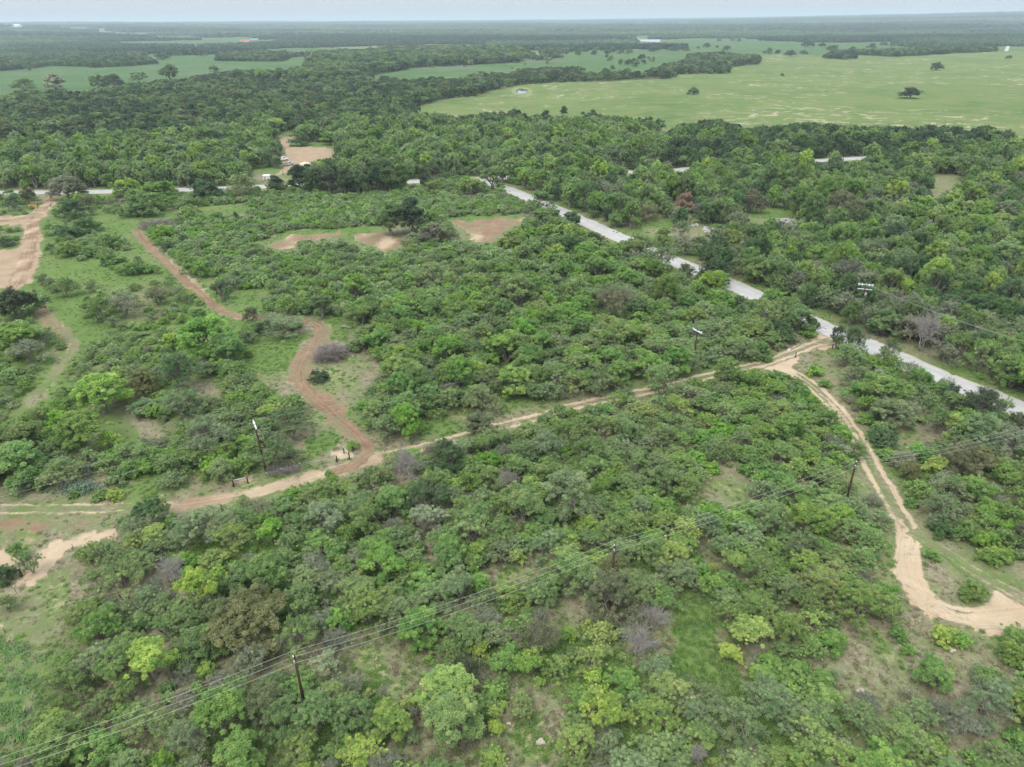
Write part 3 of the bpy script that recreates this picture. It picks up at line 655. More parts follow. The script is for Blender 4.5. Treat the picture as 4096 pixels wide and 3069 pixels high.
#        H    R    lobes lobe_r  z0   clumps clump_r leaves size  asp  up   fill stems twigs flat
SPEC = {
 'mesquite': (4.5, 3.1, 13, 0.34, 0.42, 22, 0.33, 40, 0.170, 0.40, 0.50, 0.25, 4, 95, 0.72),
 'elm':      (6.0, 2.7, 13, 0.36, 0.36, 20, 0.41, 74, 0.180, 0.62, 0.50, 0.40, 3, 14, 0.95),
 'oak':      (5.4, 3.4, 16, 0.34, 0.34, 20, 0.41, 72, 0.180, 0.60, 0.55, 0.45, 3, 12, 0.90),
 'shrub':    (2.3, 1.9, 10, 0.40, 0.26, 17, 0.28, 56, 0.160, 0.55, 0.50, 0.40, 4, 10, 0.95),
 'thorn':    (3.0, 2.3, 10, 0.40, 0.40, 15, 0.33, 30, 0.150, 0.38, 0.40, 0.25, 6, 110, 0.85),
 'tall':     (8.5, 3.2, 18, 0.34, 0.34, 17, 0.56, 48, 0.29, 0.60, 0.50, 0.40, 2, 10, 1.0),
 'bare':     (3.8, 2.6, 8, 0.38, 0.50, 12, 0.38, 0, 0.2, 0.4, 0.4, 0.3, 5, 300, 0.85),
}
def tree_geo(kind, seed, lod):
    rng = np.random.RandomState(seed)
    H, R, nl, lr, z0, nc, cr, nle, sz, asp, up, fill, stems, twigs, flat = SPEC[kind]
    nl = max(3, int(nl * rng.uniform(0.75, 1.25))); ell = rng.uniform(0.8, 1.2)
    # lobes
    a = rng.uniform(0, 6.28) + np.arange(nl) * 2.4; rad = np.sqrt((np.arange(nl) + 0.4) / nl) * R * 0.72 * rng.uniform(0.8, 1.15, nl)
    lx = np.cos(a) * rad * ell; ly = np.sin(a) * rad / ell
    lrad = R * lr * rng.uniform(0.72, 1.3, nl)
    lz = H * (z0 + (1 - z0) * (1 - (rad / R) ** 2) * rng.uniform(0.55, 0.9, nl)) - lrad * 0.35
    low = (rng.uniform(0, 1, nl) < (0.62 if kind in ('oak', 'shrub') else 0.42)) & (rad > R * 0.35); lz[low] *= rng.uniform(0.35, 0.75, low.sum()); lx[low] *= 1.12; ly[low] *= 1.12
    L = np.c_[lx, ly, lz]
    cc = []; cr_ = []; lobe = []
    for i in range(nl):
        d = rng.normal(size=(nc, 3)); d /= np.linalg.norm(d, axis=1)[:, None]; d[:, 2] = np.where(d[:, 2] < -0.5, -d[:, 2] * 0.8, d[:, 2]); d[:, 2] += 0.12
        d /= np.linalg.norm(d, axis=1)[:, None]
        rr = lrad[i] * rng.uniform(0.45, 1.15, nc)
        p = L[i] + d * rr[:, None] * np.array([1, 1, flat])
        cz = cr * rng.uniform(0.6, 1.3, nc)
        far_ = rng.uniform(0, 1, nc) < 0.24; p[far_] = L[i] + (p[far_] - L[i]) * rng.uniform(1.15, 1.5, far_.sum())[:, None]; cz[far_] *= 0.62
        p[:, 2] = np.maximum(p[:, 2], 0.25)
        cc.append(p); cr_.append(cz); lobe += [i] * nc
    cc = np.concatenate(cc); cr_ = np.concatenate(cr_); lobe = np.array(lobe)
    # wood
    segs = []; th = H * (0.09 if stems > 3 else 0.22); tr = H * 0.016
    st_tip = []
    for k in range(stems):
        an = rng.uniform(0, 6.28) + k * 6.28 / stems
        b0 = np.array([math.cos(an) * 0.12, math.sin(an) * 0.12, 0.0]); t = np.array([math.cos(an) * R * 0.18, math.sin(an) * R * 0.18, H * 0.30])
        c = curve(b0, t, rng, 0.08, 5); segs.append((c, tr * 1.5 if stems > 3 else tr * 2.2, tr)); st_tip.append(t)
    st_tip = np.array(st_tip)
    lim = []
    for i in range(nl):
        s = st_tip[np.argmin(((st_tip - L[i]) ** 2).sum(1))]
        c = curve(s, L[i], rng, 0.10, 5); segs.append((c, tr * 0.95, tr * 0.35)); lim.append(c)
    idx = np.arange(len(cc)) if lod == 0 else rng.permutation(len(cc))[:len(cc) // 4]
    if lod < 2:
        for j in idx:
            c = lim[lobe[j]]; s = c[rng.randint(2, 5)]
            segs.append((curve(s, cc[j], rng, 0.10, 4), tr * 0.30, tr * 0.10))
    nt_ = twigs if lod == 0 else (twigs // 3 if lod == 1 else 0)
    for _ in range(nt_):
        j = rng.randint(len(cc)); c = lim[lobe[j]]; s = c[rng.randint(2, 5)] * 0.5 + cc[j] * 0.5
        e = cc[j] + rng.normal(size=3) * cr * 0.9 + (cc[j] - L[lobe[j]]) * 0.45
        segs.append((curve(s, e, rng, 0.12, 4), tr * 0.20 + 0.006, 0.010))
        if kind == 'bare' and lod == 0:
            e2 = e + rng.normal(size=3) * cr * 1.1; segs.append((curve((s + e) / 2, e2, rng, 0.1, 3), 0.014, 0.008))
    wv, wf = tubes(segs, 5 if lod == 0 else 3)
    if nle == 0: return wv, wf, None, None, None
    if lod == 1: nle, sz, asp = nle // 4, sz * 1.85, min(0.8, asp * 1.25)
    if lod == 2:
        sel = rng.permutation(len(cc))[: max(20, len(cc) // 3)]; cc, cr_ = cc[sel], cr_[sel] * 1.55; nle, sz, asp = 9, sz * 4.2, 0.8
    if lod == 2: up *= 0.45
    if lod == 1: up *= 0.75
    fv, ff, tone = leaves(cc, cr_, nle, sz, asp, rng, up, fill, flat)
    # a lobe that flushes lighter or duller than the rest
    lt = rng.uniform(-0.22, 0.22, nl)
    if lod < 2: tone = np.clip(tone + np.repeat(lt[lobe], nle), 0, 1)
    return wv, wf, fv, ff, tone

NVAR = {'mesquite': 9, 'elm': 7, 'oak': 7, 'shrub': 7, 'thorn': 6, 'tall': 5, 'bare': 4}
PARTS = {}; MERGED = {}
for ki, kind in enumerate(SPEC):
    wood = M_DEADW if kind == 'bare' else M_BARK
    for lod in (0, 1, 2):
        if kind == 'bare' and lod == 2: continue
        for s in range(NVAR[kind] if lod < 2 else 4):
            wv, wf, fv, ff, tone = tree_geo(kind, ki * 100 + s + 7, lod)
            if lod == 0:
                tm = np_mesh(kind + '_trunk', wv, wf, [wood], smooth=True)
                cm = np_mesh(kind + '_crown', fv, ff, [M_LEAF], tone=tone) if fv is not None else None
                PARTS.setdefault(kind, []).append((tm, cm))
            if lod > 0 or kind == 'bare' or True:
                if fv is None: me = np_mesh(kind, wv, wf, [wood], smooth=True)
                else:
                    if lod == 0: continue
                    me = np_mesh(kind, np.r_[fv, wv], np.r_[ff, wf + len(fv)], [M_LEAF, wood], np.r_[np.zeros(len(ff)), np.ones(len(wf))], np.r_[tone, np.full(len(wf), 0.5)])
                MERGED.setdefault((kind, lod), []).append(me)

TINT = {'greygreen': (0.259, 0.362, 0.146), 'green': (0.232, 0.356, 0.097), 'lime': (0.319, 0.448, 0.103), 'bright': (0.216, 0.383, 0.081),
        'yellow': (0.362, 0.454, 0.124), 'dark': (0.108, 0.167, 0.076), 'olive': (0.216, 0.243, 0.108), 'pale': (0.335, 0.394, 0.221),
        'sage': (0.313, 0.432, 0.178), 'rust': (0.440, 0.290, 0.185), 'grey': (0.275, 0.302, 0.189), 'deepgreen': (0.140, 0.232, 0.086)}
TWORD = {'greygreen': 'grey-green', 'green': 'mid-green', 'lime': 'lime-green', 'bright': 'bright green', 'yellow': 'yellow-green', 'dark': 'dark green',
         'olive': 'olive-brown', 'pale': 'pale grey-green', 'sage': 'sage-green', 'rust': 'rust-orange', 'grey': 'grey-brown', 'deepgreen': 'deep green'}

# placed list: x, y, kind, radius, height scale, tint
TREES = []
def manual(r, x, y, w, kind, tint, hs=1.0, vis=True):
    """tree whose foot the photograph shows at (x, y); w = crown width in the same pixels"""
    u, v = q(r, x, y); X, Y = at(u, v) if v > 330 else at_far(u, v)[:2]
    _, _, zc = pix(X, Y, 0.0); k = 1.0 if r == 0 else S
    R = 0.5 * w * k * float(zc) / F
    TREES.append([X, Y, kind, R, hs, tint])
# singled out in the photograph
for a in [
 # far fields
 (1, 160, 575, 145, 'oak', 'green', 1.0), (1, 358, 567, 120, 'tall', 'grey', .85), (1, 630, 562, 130, 'oak', 'green', 1.2), (1, 725, 562, 135, 'oak', 'deepgreen', 1.25), (1, 878, 528, 110, 'elm', 'greygreen', 0.9),
 (1, 1082, 505, 115, 'tall', 'deepgreen', .9), (1, 1360, 470, 70, 'elm', 'greygreen', 1.0), (1, 60, 680, 100, 'elm', 'green', 1.0), (1, 1995, 420, 80, 'tall', 'greygreen', 1.2),
 (1, 912, 372, 45, 'oak', 'dark', 1.3), (1, 1028, 377, 100, 'oak', 'dark', .8), (1, 1125, 355, 62, 'oak', 'dark', .9), (1, 1272, 357, 65, 'oak', 'dark', .9),
 (2, 1328, 402, 56, 'elm', 'greygreen', .9), (2, 1187, 410, 14, 'shrub', 'dark', 1), (2, 1102, 433, 20, 'shrub', 'green', .7), (2, 804, 424, 14, 'shrub', 'green', 1), (2, 595, 430, 18, 'shrub', 'green', .7),
 (2, 1552, 725, 30, 'shrub', 'deepgreen', 1.1), (2, 1588, 728, 28, 'shrub', 'deepgreen', 1.1), (2, 1617, 718, 34, 'shrub', 'dark', 1.2), (2, 2090, 498, 34, 'oak', 'dark', .8),
 (2, 1430, 735, 50, 'tall', 'dark', 1.0), (2, 2018, 850, 42, 'tall', 'dark', 1.7), (2, 1490, 800, 75, 'oak', 'dark', 1.1), (2, 1125, 750, 90, 'oak', 'dark', 1), (2, 1035, 745, 50, 'oak', 'dark', 1.1), (2, 935, 765, 100, 'oak', 'olive', .9), (2, 1315, 790, 80, 'tall', 'dark', 1.0), (2, 435, 805, 55, 'oak', 'deepgreen', 1.1),
 (2, 1375, 510, 90, 'oak', 'dark', 1.3), (2, 1190, 505, 110, 'oak', 'dark', 1.1), (2, 1270, 505, 80, 'oak', 'dark', 1.1), (2, 295, 535, 90, 'oak', 'dark', 1.0),
 (3, 122, 597, 72, 'shrub', 'deepgreen', 1.2), (3, 1655, 445, 88, 'oak', 'dark', 1.0), (3, 1487, 622, 150, 'oak', 'dark', .78), (3, 685, 482, 26, 'shrub', 'deepgreen', 1.1), (3, 2115, 370, 34, 'shrub', 'dark', 1),
 (3, 310, 463, 58, 'oak', 'dark', 1.0), (3, 498, 408, 68, 'oak', 'dark', 1.15), (3, 410, 412, 78, 'oak', 'dark', .9),
 (3, 598, 342, 66, 'oak', 'deepgreen', 1.0), (3, 655, 342, 46, 'oak', 'dark', .9), (3, 735, 357, 74, 'oak', 'dark', .95), (3, 820, 345, 60, 'oak', 'deepgreen', .7),
 (3, 845, 300, 84, 'oak', 'dark', 1), (3, 935, 298, 46, 'oak', 'dark', 1), (3, 1000, 330, 70, 'oak', 'dark', 1.1), (3, 1325, 292, 50, 'oak', 'deepgreen', 1), (3, 1250, 310, 60, 'oak', 'dark', 1), (3, 1125, 325, 40, 'oak', 'dark', 1.1),
 (3, 14, 325, 40, 'oak', 'dark', 1), (3, 72, 325, 62, 'oak', 'dark', .8), (3, 205, 303, 50, 'oak', 'dark', 1), (3, 330, 320, 60, 'oak', 'dark', .9), (3, 152, 308, 24, 'oak', 'dark', .8), (3, 272, 303, 24, 'oak', 'dark', .8), (3, 370, 262, 34, 'oak', 'deepgreen', 1.1), (3, 410, 264, 30, 'oak', 'dark', 1.1), (3, 285, 262, 30, 'oak', 'deepgreen', 1),
 (2, 2000, 328, 90, 'oak', 'dark', .8), (2, 2110, 325, 50, 'oak', 'dark', 1), (2, 2160, 322, 60, 'oak', 'dark', 1), (2, 1840, 342, 50, 'oak', 'deepgreen', 1), (2, 1790, 342, 46, 'oak', 'deepgreen', 1), (2, 1710, 342, 46, 'oak', 'deepgreen', 1),
 # band behind the first road
 (1, 1905, 922, 140, 'oak', 'deepgreen', .95), (1, 2090, 915, 130, 'elm', 'green', .8), (1, 1745, 830, 160, 'elm', 'yellow', .7), (1, 1560, 1060, 115, 'tall', 'dark', 1.1), (1, 1310, 1095, 150, 'oak', 'dark', 1.1), (1, 1115, 1000, 140, 'oak', 'dark', 1), (1, 70, 1180, 120, 'elm', 'greygreen', 1.1),
 (1, 160, 1000, 110, 'oak', 'rust', .9), (1, 285, 1060, 90, 'elm', 'lime', 1), (1, 330, 850, 170, 'thorn', 'pale', 1.1), (1, 730, 780, 50, 'bare', 'grey', 1.3), (1, 1290, 700, 120, 'bare', 'grey', 1.0), (1, 1330, 750, 110, 'bare', 'grey', 1), (1, 780, 960, 120, 'elm', 'greygreen', .9),
 (1, 480, 1130, 190, 'oak', 'deepgreen', .9), (1, 250, 1170, 210, 'oak', 'dark', .9), (1, 790, 1110, 180, 'oak', 'green', .9),
 # trees along the first road
 (4, 440, 150, 230, 'oak', 'grey', 1.1), (4, 470, 270, 200, 'oak', 'deepgreen', .9), (4, 560, 215, 120, 'oak', 'olive', 1), (4, 820, 150, 170, 'elm', 'lime', .9), (4, 1020, 170, 250, 'oak', 'green', .9), (4, 950, 185, 190, 'oak', 'deepgreen', .8), (4, 1310, 160, 190, 'oak', 'deepgreen', 1.1), (4, 1545, 145, 200, 'mesquite', 'greygreen', 1.5), (4, 1755, 120, 110, 'tall', 'dark', .9),
 (4, 90, 220, 130, 'mesquite', 'dark', 1.2), (4, 195, 190, 90, 'tall', 'olive', 1.1),
 (4, 1900, 95, 150, 'tall', 'dark', 1), (4, 2000, 110, 150, 'tall', 'dark', 1), (4, 2090, 118, 150, 'tall', 'dark', 1.05), (4, 2190, 122, 150, 'tall', 'dark', 1),
 (5, 60, 118, 130, 'tall', 'dark', 1), (5, 140, 122, 140, 'tall', 'deepgreen', 1), (5, 250, 108, 150, 'tall', 'dark', 1), (5, 330, 108, 150, 'tall', 'deepgreen', 1), (5, 420, 95, 150, 'tall', 'deepgreen', 1.05),
 (5, 560, 90, 90, 'tall', 'dark', .9), (5, 845, 130, 150, 'elm', 'lime', .9), (5, 620, 120, 160, 'mesquite', 'green', 1), (5, 980, 90, 180, 'elm', 'green', 1), (5, 1170, 70, 150, 'elm', 'bright', 1), (5, 1280, 225, 190, 'oak', 'green', 1),
 (5, 350, 380, 190, 'tall', 'deepgreen', 1.0), (5, 470, 372, 200, 'tall', 'dark', 1.1), (5, 600, 450, 170, 'tall', 'grey', .8), (5, 700, 440, 180, 'mesquite', 'greygreen', 1.3), (5, 560, 440, 120, 'mesquite', 'grey', 1.0), (5, 440, 480, 130, 'thorn', 'olive', 1.1), (5, 1110, 440, 150, 'oak', 'green', .8),
 (5, 1230, 310, 120, 'shrub', 'pale', 1.2), (5, 1480, 330, 120, 'tall', 'deepgreen', .8), (5, 1620, 480, 170, 'oak', 'dark', 1), (5, 1460, 530, 220, 'oak', 'deepgreen', 1), (5, 1900, 520, 190, 'mesquite', 'deepgreen', 1.3), (5, 2060, 600, 160, 'mesquite', 'greygreen', 1.6), (5, 2195, 620, 60, 'mesquite', 'greygreen', 1.2), (5, 1340, 350, 140, 'mesquite', 'greygreen', 1.1),
 (5, 1740, 900, 300, 'thorn', 'olive', 1.4), (5, 1150, 880, 260, 'elm', 'green', 1.1), (5, 1230, 920, 130, 'elm', 'yellow', 1.0), (5, 620, 730, 250, 'mesquite', 'greygreen', 1.35), (5, 940, 630, 110, 'oak', 'dark', 1.1), (5, 1820, 660, 90, 'oak', 'deepgreen', 1.1), (5, 1960, 290, 200, 'thorn', 'olive', 1.2), (5, 1960, 215, 200, 'elm', 'greygreen', .9), (5, 130, 790, 190, 'elm', 'green', 1), (5, 850, 610, 80, 'elm', 'lime', 1), (5, 690, 540, 110, 'elm', 'lime', .9), (5, 900, 720, 120, 'elm', 'lime', .9), (5, 1750, 1100, 290, 'elm', 'lime', .9), (5, 1070, 1180, 260, 'elm', 'bright', .9), (5, 420, 1010, 140, 'thorn', 'pale', 1),
 (5, 2100, 950, 160, 'mesquite', 'pale', 1), (5, 1860, 690, 100, 'mesquite', 'green', 1),
 # east of the road
 (6, 65, 240, 150, 'oak', 'rust', 1.3), (6, 185, 285, 100, 'oak', 'rust', .8), (6, 165, 220, 100, 'elm', 'bright', 1), (6, 255, 240, 110, 'bare', 'grey', 1.6), (6, 480, 240, 150, 'mesquite', 'olive', 1.7), (6, 545, 245, 110, 'mesquite', 'grey', 1.6), (6, 350, 245, 100, 'mesquite', 'green', 1.2), (6, 1050, 320, 330, 'mesquite', 'olive', 1.35), (6, 500, 480, 230, 'oak', 'deepgreen', 1.25), (6, 372, 425, 70, 'bare', 'grey', 1.7), (6, 270, 380, 120, 'mesquite', 'green', .9), (6, 45, 395, 110, 'mesquite', 'greygreen', 1.5), (6, 1395, 320, 150, 'elm', 'yellow', 1.1), (6, 1780, 520, 180, 'elm', 'lime', 1.1), (6, 1240, 590, 230, 'mesquite', 'greygreen', 1.5), (6, 250, 680, 220, 'oak', 'dark', 1.0), (6, 540, 680, 240, 'oak', 'green', 1.1), (6, 900, 720, 170, 'mesquite', 'greygreen', 1.4), (6, 1080, 740, 260, 'mesquite', 'grey', 1.5),
 (6, 2050, 330, 260, 'oak', 'grey', 1), (6, 2070, 640, 330, 'oak', 'greygreen', 1.2), (6, 70, 660, 120, 'mesquite', 'deepgreen', 1.3), (6, 1790, 300, 190, 'elm', 'lime', .9),
 (6, 560, 1020, 290, 'mesquite', 'green', 1.6), (6, 770, 1000, 200, 'elm', 'green', 1.0), (6, 840, 1000, 150, 'oak', 'deepgreen', 1.0), (6, 700, 950, 200, 'elm', 'green', 1.0), (6, 1020, 1090, 110, 'mesquite', 'dark', 1.9), (6, 1110, 1130, 190, 'mesquite', 'deepgreen', 1.7), (6, 1330, 1010, 260, 'oak', 'green', 1.0), (6, 1560, 1110, 240, 'bare', 'grey', 1.6), (6, 1480, 1050, 200, 'mesquite', 'grey', 1.4), (6, 1790, 1160, 220, 'mesquite', 'green', 1.3), (6, 1550, 780, 110, 'shrub', 'greygreen', 1.1), (6, 1950, 1000, 200, 'thorn', 'pale', 1.3),
 # around the entrance and the east track
 (9, 525, 205, 200, 'shrub', 'bright', 1.0), (9, 265, 180, 190, 'shrub', 'green', 1.2), (9, 350, 245, 100, 'shrub', 'green', .9), (9, 385, 105, 90, 'oak', 'dark', .9), (9, 200, 268, 60, 'shrub', 'bright', 1),
 (9, 880, 320, 110, 'shrub', 'bright', 1), (9, 950, 385, 90, 'shrub', 'bright', .9), (9, 1100, 270, 210, 'mesquite', 'greygreen', 1.2), (9, 1350, 220, 140, 'mesquite', 'deepgreen', 1.3), (9, 1540, 420, 170, 'elm', 'bright', 1), (9, 1660, 460, 110, 'elm', 'bright', .9), (9, 1740, 500, 130, 'mesquite', 'dark', 1.5), (9, 1300, 500, 300, 'elm', 'green', .8), (9, 1350, 640, 250, 'elm', 'greygreen', .8), (9, 1140, 460, 170, 'shrub', 'bright', 1.2), (9, 1320, 750, 190, 'shrub', 'deepgreen', 1.1), (9, 1910, 600, 250, 'mesquite', 'dark', 1.5), (9, 1880, 790, 330, 'oak', 'greygreen', 1.1), (9, 1770, 760, 200, 'elm', 'yellow', 1.1), (9, 1640, 960, 150, 'elm', 'yellow', .9), (9, 1800, 960, 320, 'oak', 'olive', 1.1), (9, 1880, 1100, 260, 'oak', 'green', .9), (9, 2100, 850, 250, 'mesquite', 'pale', 1.4),
 (9, 1480, 345, 130, 'thorn', 'pale', 1.5), (9, 1700, 450, 140, 'thorn', 'greygreen', 1.5), (9, 2040, 585, 160, 'thorn', 'green', 1.6),
 (9, 1150, 840, 140, 'mesquite', 'bright', 1.1), (9, 1350, 800, 60, 'shrub', 'green', .8), (9, 1495, 1140, 90, 'shrub', 'bright', .8), (9, 1700, 1330, 170, 'shrub', 'deepgreen', 1.1), (9, 1810, 1220, 150, 'mesquite', 'greygreen', 1.0), (9, 2085, 1340, 120, 'mesquite', 'bright', 1.3), (9, 1960, 1420, 200, 'shrub', 'bright', 1.1), (9, 1660, 1355, 60, 'shrub', 'bright', .8), (9, 870, 1080, 130, 'shrub', 'greygreen', 1.2),
 (12, 1875, 350, 190, 'shrub', 'green', 1.05), (12, 1625, 105, 110, 'shrub', 'bright', .8), (12, 2000, 120, 180, 'shrub', 'green', 1), (12, 1690, 625, 170, 'shrub', 'lime', 1.0), (12, 1820, 645, 130, 'shrub', 'bright', .9), (12, 1410, 600, 120, 'shrub', 'bright', 1), (12, 1475, 700, 100, 'shrub', 'bright', .9), (12, 470, 640, 250, 'elm', 'yellow', .8), (12, 350, 740, 140, 'elm', 'yellow', .7), (12, 350, 540, 210, 'mesquite', 'green', 1.1), (12, 990, 660, 190, 'shrub', 'bright', 1.1), (12, 1620, 900, 250, 'elm', 'bright', .8), (12, 930, 900, 160, 'shrub', 'bright', 1), (12, 720, 950, 130, 'shrub', 'lime', 1), (12, 500, 760, 120, 'bare', 'grey', .8), (12, 150, 1400, 150, 'bare', 'grey', 1), (12, 320, 1350, 130, 'bare', 'grey', .9), (12, 490, 960, 130, 'bare', 'grey', .7), (12, 1920, 830, 100, 'shrub', 'greygreen', .9), (12, 1160, 1190, 280, 'mesquite', 'green', 1.1), (12, 1500, 1150, 250, 'mesquite', 'greygreen', 1.1), (12, 1950, 1100, 350, 'mesquite', 'greygreen', 1.3), (12, 1140, 480, 320, 'mesquite', 'green', 1.2), (12, 1330, 400, 200, 'mesquite', 'bright', 1.2),
 # bottom middle
 (11, 530, 640, 270, 'elm', 'bright', .95), (11, 700, 200, 220, 'elm', 'bright', .95), (11, 890, 320, 150, 'elm', 'bright', .8), (11, 770, 380, 280, 'mesquite', 'greygreen', 1.3), (11, 1280, 700, 330, 'thorn', 'olive', 1.6), (11, 830, 860, 220, 'thorn', 'dark', 1.5), (11, 720, 760, 240, 'mesquite', 'green', 1.1), (11, 900, 730, 170, 'mesquite', 'lime', 1.0), (11, 1460, 620, 140, 'mesquite', 'lime', 1.0), (11, 1660, 640, 200, 'mesquite', 'yellow', 1.1), (11, 1600, 790, 250, 'mesquite', 'lime', 1.1), (11, 1220, 840, 260, 'mesquite', 'lime', 1.0), (11, 690, 1020, 330, 'elm', 'lime', .9), (11, 720, 1240, 380, 'elm', 'lime', .9), (11, 1160, 1090, 200, 'mesquite', 'lime', 1.0), (11, 1000, 1130, 110, 'elm', 'lime', .8), (11, 1010, 1220, 110, 'elm', 'lime', .8), (11, 1900, 700, 230, 'bare', 'grey', 1.2), (11, 2000, 560, 200, 'bare', 'grey', 1.1), (11, 1880, 500, 200, 'thorn', 'grey', 1.1), (11, 1700, 1150, 330, 'mesquite', 'lime', 1.1), (11, 1500, 1330, 280, 'mesquite', 'lime', 1.0), (11, 2000, 1150, 300, 'mesquite', 'green', 1.0), (11, 1740, 250, 270, 'oak', 'olive', .9), (11, 1130, 130, 120, 'elm', 'lime', .7), (11, 300, 960, 130, 'bare', 'grey', .8), (11, 100, 1150, 300, 'mesquite', 'green', 1.1), (11, 990, 1420, 200, 'mesquite', 'lime', .9),
 # bottom left
 (10, 1290, 400, 250, 'elm', 'lime', 1.2), (10, 1410, 280, 150, 'elm', 'lime', .9), (10, 990, 860, 300, 'elm', 'lime', 1.0), (10, 1560, 640, 560, 'oak', 'olive', .95), (10, 1600, 800, 240, 'thorn', 'pale', 1.4), (10, 1090, 260, 240, 'bare', 'grey', 1.0), (10, 215, 195, 150, 'mesquite', 'bright', 1.5), (10, 130, 120, 130, 'mesquite', 'bright', 1.4), (10, 40, 240, 160, 'shrub', 'deepgreen', 1.1), (10, 800, 360, 330, 'mesquite', 'greygreen', 1.3), (10, 660, 640, 330, 'mesquite', 'green', 1.2), (10, 450, 1000, 330, 'mesquite', 'green', 1.2), (10, 400, 1000, 120, 'bare', 'grey', 1.1), (10, 690, 480, 100, 'bare', 'grey', 1.1), (10, 1720, 200, 130, 'elm', 'yellow', .8), (10, 1940, 300, 260, 'mesquite', 'greygreen', 1.0), (10, 1230, 1320, 330, 'mesquite', 'greygreen', 1.1), (10, 2080, 850, 230, 'mesquite', 'pale', 1.1), (10, 2100, 1050, 260, 'mesquite', 'lime', 1.1), (10, 60, 420, 130, 'mesquite', 'greygreen', 1.0),
 # centre left
 (7, 660, 400, 340, 'elm', 'lime', .9), (7, 540, 640, 330, 'elm', 'green', .95), (7, 150, 830, 330, 'elm', 'bright', 1.0), (7, 160, 690, 300, 'elm', 'green', 1.0), (7, 920, 270, 240, 'oak', 'olive', .9), (7, 1160, 250, 300, 'mesquite', 'deepgreen', 1.5), (7, 940, 400, 220, 'oak', 'greygreen', .6), (7, 1200, 480, 360, 'mesquite', 'greygreen', 1.2), (7, 1330, 660, 330, 'mesquite', 'greygreen', 1.4), (7, 1380, 770, 200, 'shrub', 'bright', 1), (7, 1770, 740, 290, 'mesquite', 'green', 1.1), (7, 1850, 560, 300, 'mesquite', 'deepgreen', 1.2), (7, 1870, 400, 140, 'elm', 'lime', .9), (7, 1480, 280, 180, 'mesquite', 'green', 1.0), (7, 555, 800, 130, 'bare', 'grey', 1.2), (7, 740, 850, 130, 'shrub', 'green', 1.1), (7, 730, 940, 110, 'shrub', 'yellow', .9), (7, 640, 940, 100, 'shrub', 'green', .9), (7, 1090, 870, 170, 'mesquite', 'greygreen', .9), (7, 2020, 190, 150, 'shrub', 'dark', .7), (7, 470, 930, 80, 'shrub', 'green', 1), (7, 1690, 720, 70, 'shrub', 'lime', 1),
 (7, 950, 1120, 270, 'oak', 'deepgreen', .9), (7, 990, 1240, 190, 'elm', 'lime', .8), (7, 850, 1250, 150, 'elm', 'yellow', .7), (7, 900, 1200, 280, 'thorn', 'greygreen', 1.1), (7, 1540, 985, 100, 'mesquite', 'greygreen', .9), (7, 1800, 1030, 150, 'oak', 'deepgreen', .9), (7, 1300, 1220, 380, 'mesquite', 'greygreen', 1.1), (7, 2060, 1160, 300, 'mesquite', 'pale', 1.2), (7, 1720, 1380, 110, 'elm', 'yellow', .8), (7, 2080, 800, 60, 'shrub', 'lime', 1),
 (4, 1320, 1150, 330, 'elm', 'bright', 1.0), (4, 1460, 1190, 240, 'elm', 'bright', .9), (4, 1090, 1100, 120, 'elm', 'lime', .9), (4, 130, 900, 260, 'oak', 'dark', 1.15), (4, 1595, 930, 105, 'oak', 'olive', 1.2), (4, 1800, 1010, 300, 'thorn', 'greygreen', .9), (4, 1680, 1000, 150, 'shrub', 'deepgreen', 1.1), (4, 1010, 820, 200, 'thorn', 'olive', 1.1), (4, 850, 625, 150, 'shrub', 'bright', 1.1), (4, 930, 620, 110, 'shrub', 'green', 1), (4, 700, 560, 130, 'shrub', 'bright', 1), (4, 710, 460, 170, 'shrub', 'green', 1.2), (4, 450, 510, 180, 'shrub', 'green', 1), (4, 580, 510, 150, 'shrub', 'greygreen', .9), (4, 330, 500, 90, 'thorn', 'dark', 1.3), (4, 430, 395, 180, 'shrub', 'deepgreen', .9), (4, 550, 360, 190, 'shrub', 'deepgreen', 1), (4, 330, 750, 110, 'mesquite', 'olive', 1.3), (4, 420, 770, 170, 'mesquite', 'green', 1.2), (4, 590, 740, 100, 'mesquite', 'greygreen', 1.1), (4, 40, 450, 110, 'shrub', 'deepgreen', 1), (4, 640, 930, 220, 'mesquite', 'green', 1.3), (4, 800, 900, 220, 'thorn', 'pale', 1.4), (4, 920, 250, 260, 'shrub', 'green', 1.3), (4, 1180, 280, 130, 'shrub', 'green', 1.1), (4, 1495, 285, 45, 'oak', 'dark', 1.2), (4, 1370, 285, 100, 'shrub', 'green', 1), (4, 1050, 400, 170, 'shrub', 'bright', 1), (4, 1160, 435, 100, 'shrub', 'deepgreen', 1.1), (4, 1060, 475, 100, 'shrub', 'deepgreen', 1.1), (4, 1250, 620, 180, 'shrub', 'bright', 1.3), (4, 1410, 800, 150, 'mesquite', 'deepgreen', 1.5), (4, 1270, 930, 120, 'shrub', 'deepgreen', 1.3), (4, 140, 1120, 270, 'elm', 'bright', .8), (4, 290, 1080, 190, 'mesquite', 'green', 1), (4, 200, 1190, 260, 'mesquite', 'pale', 1.0),
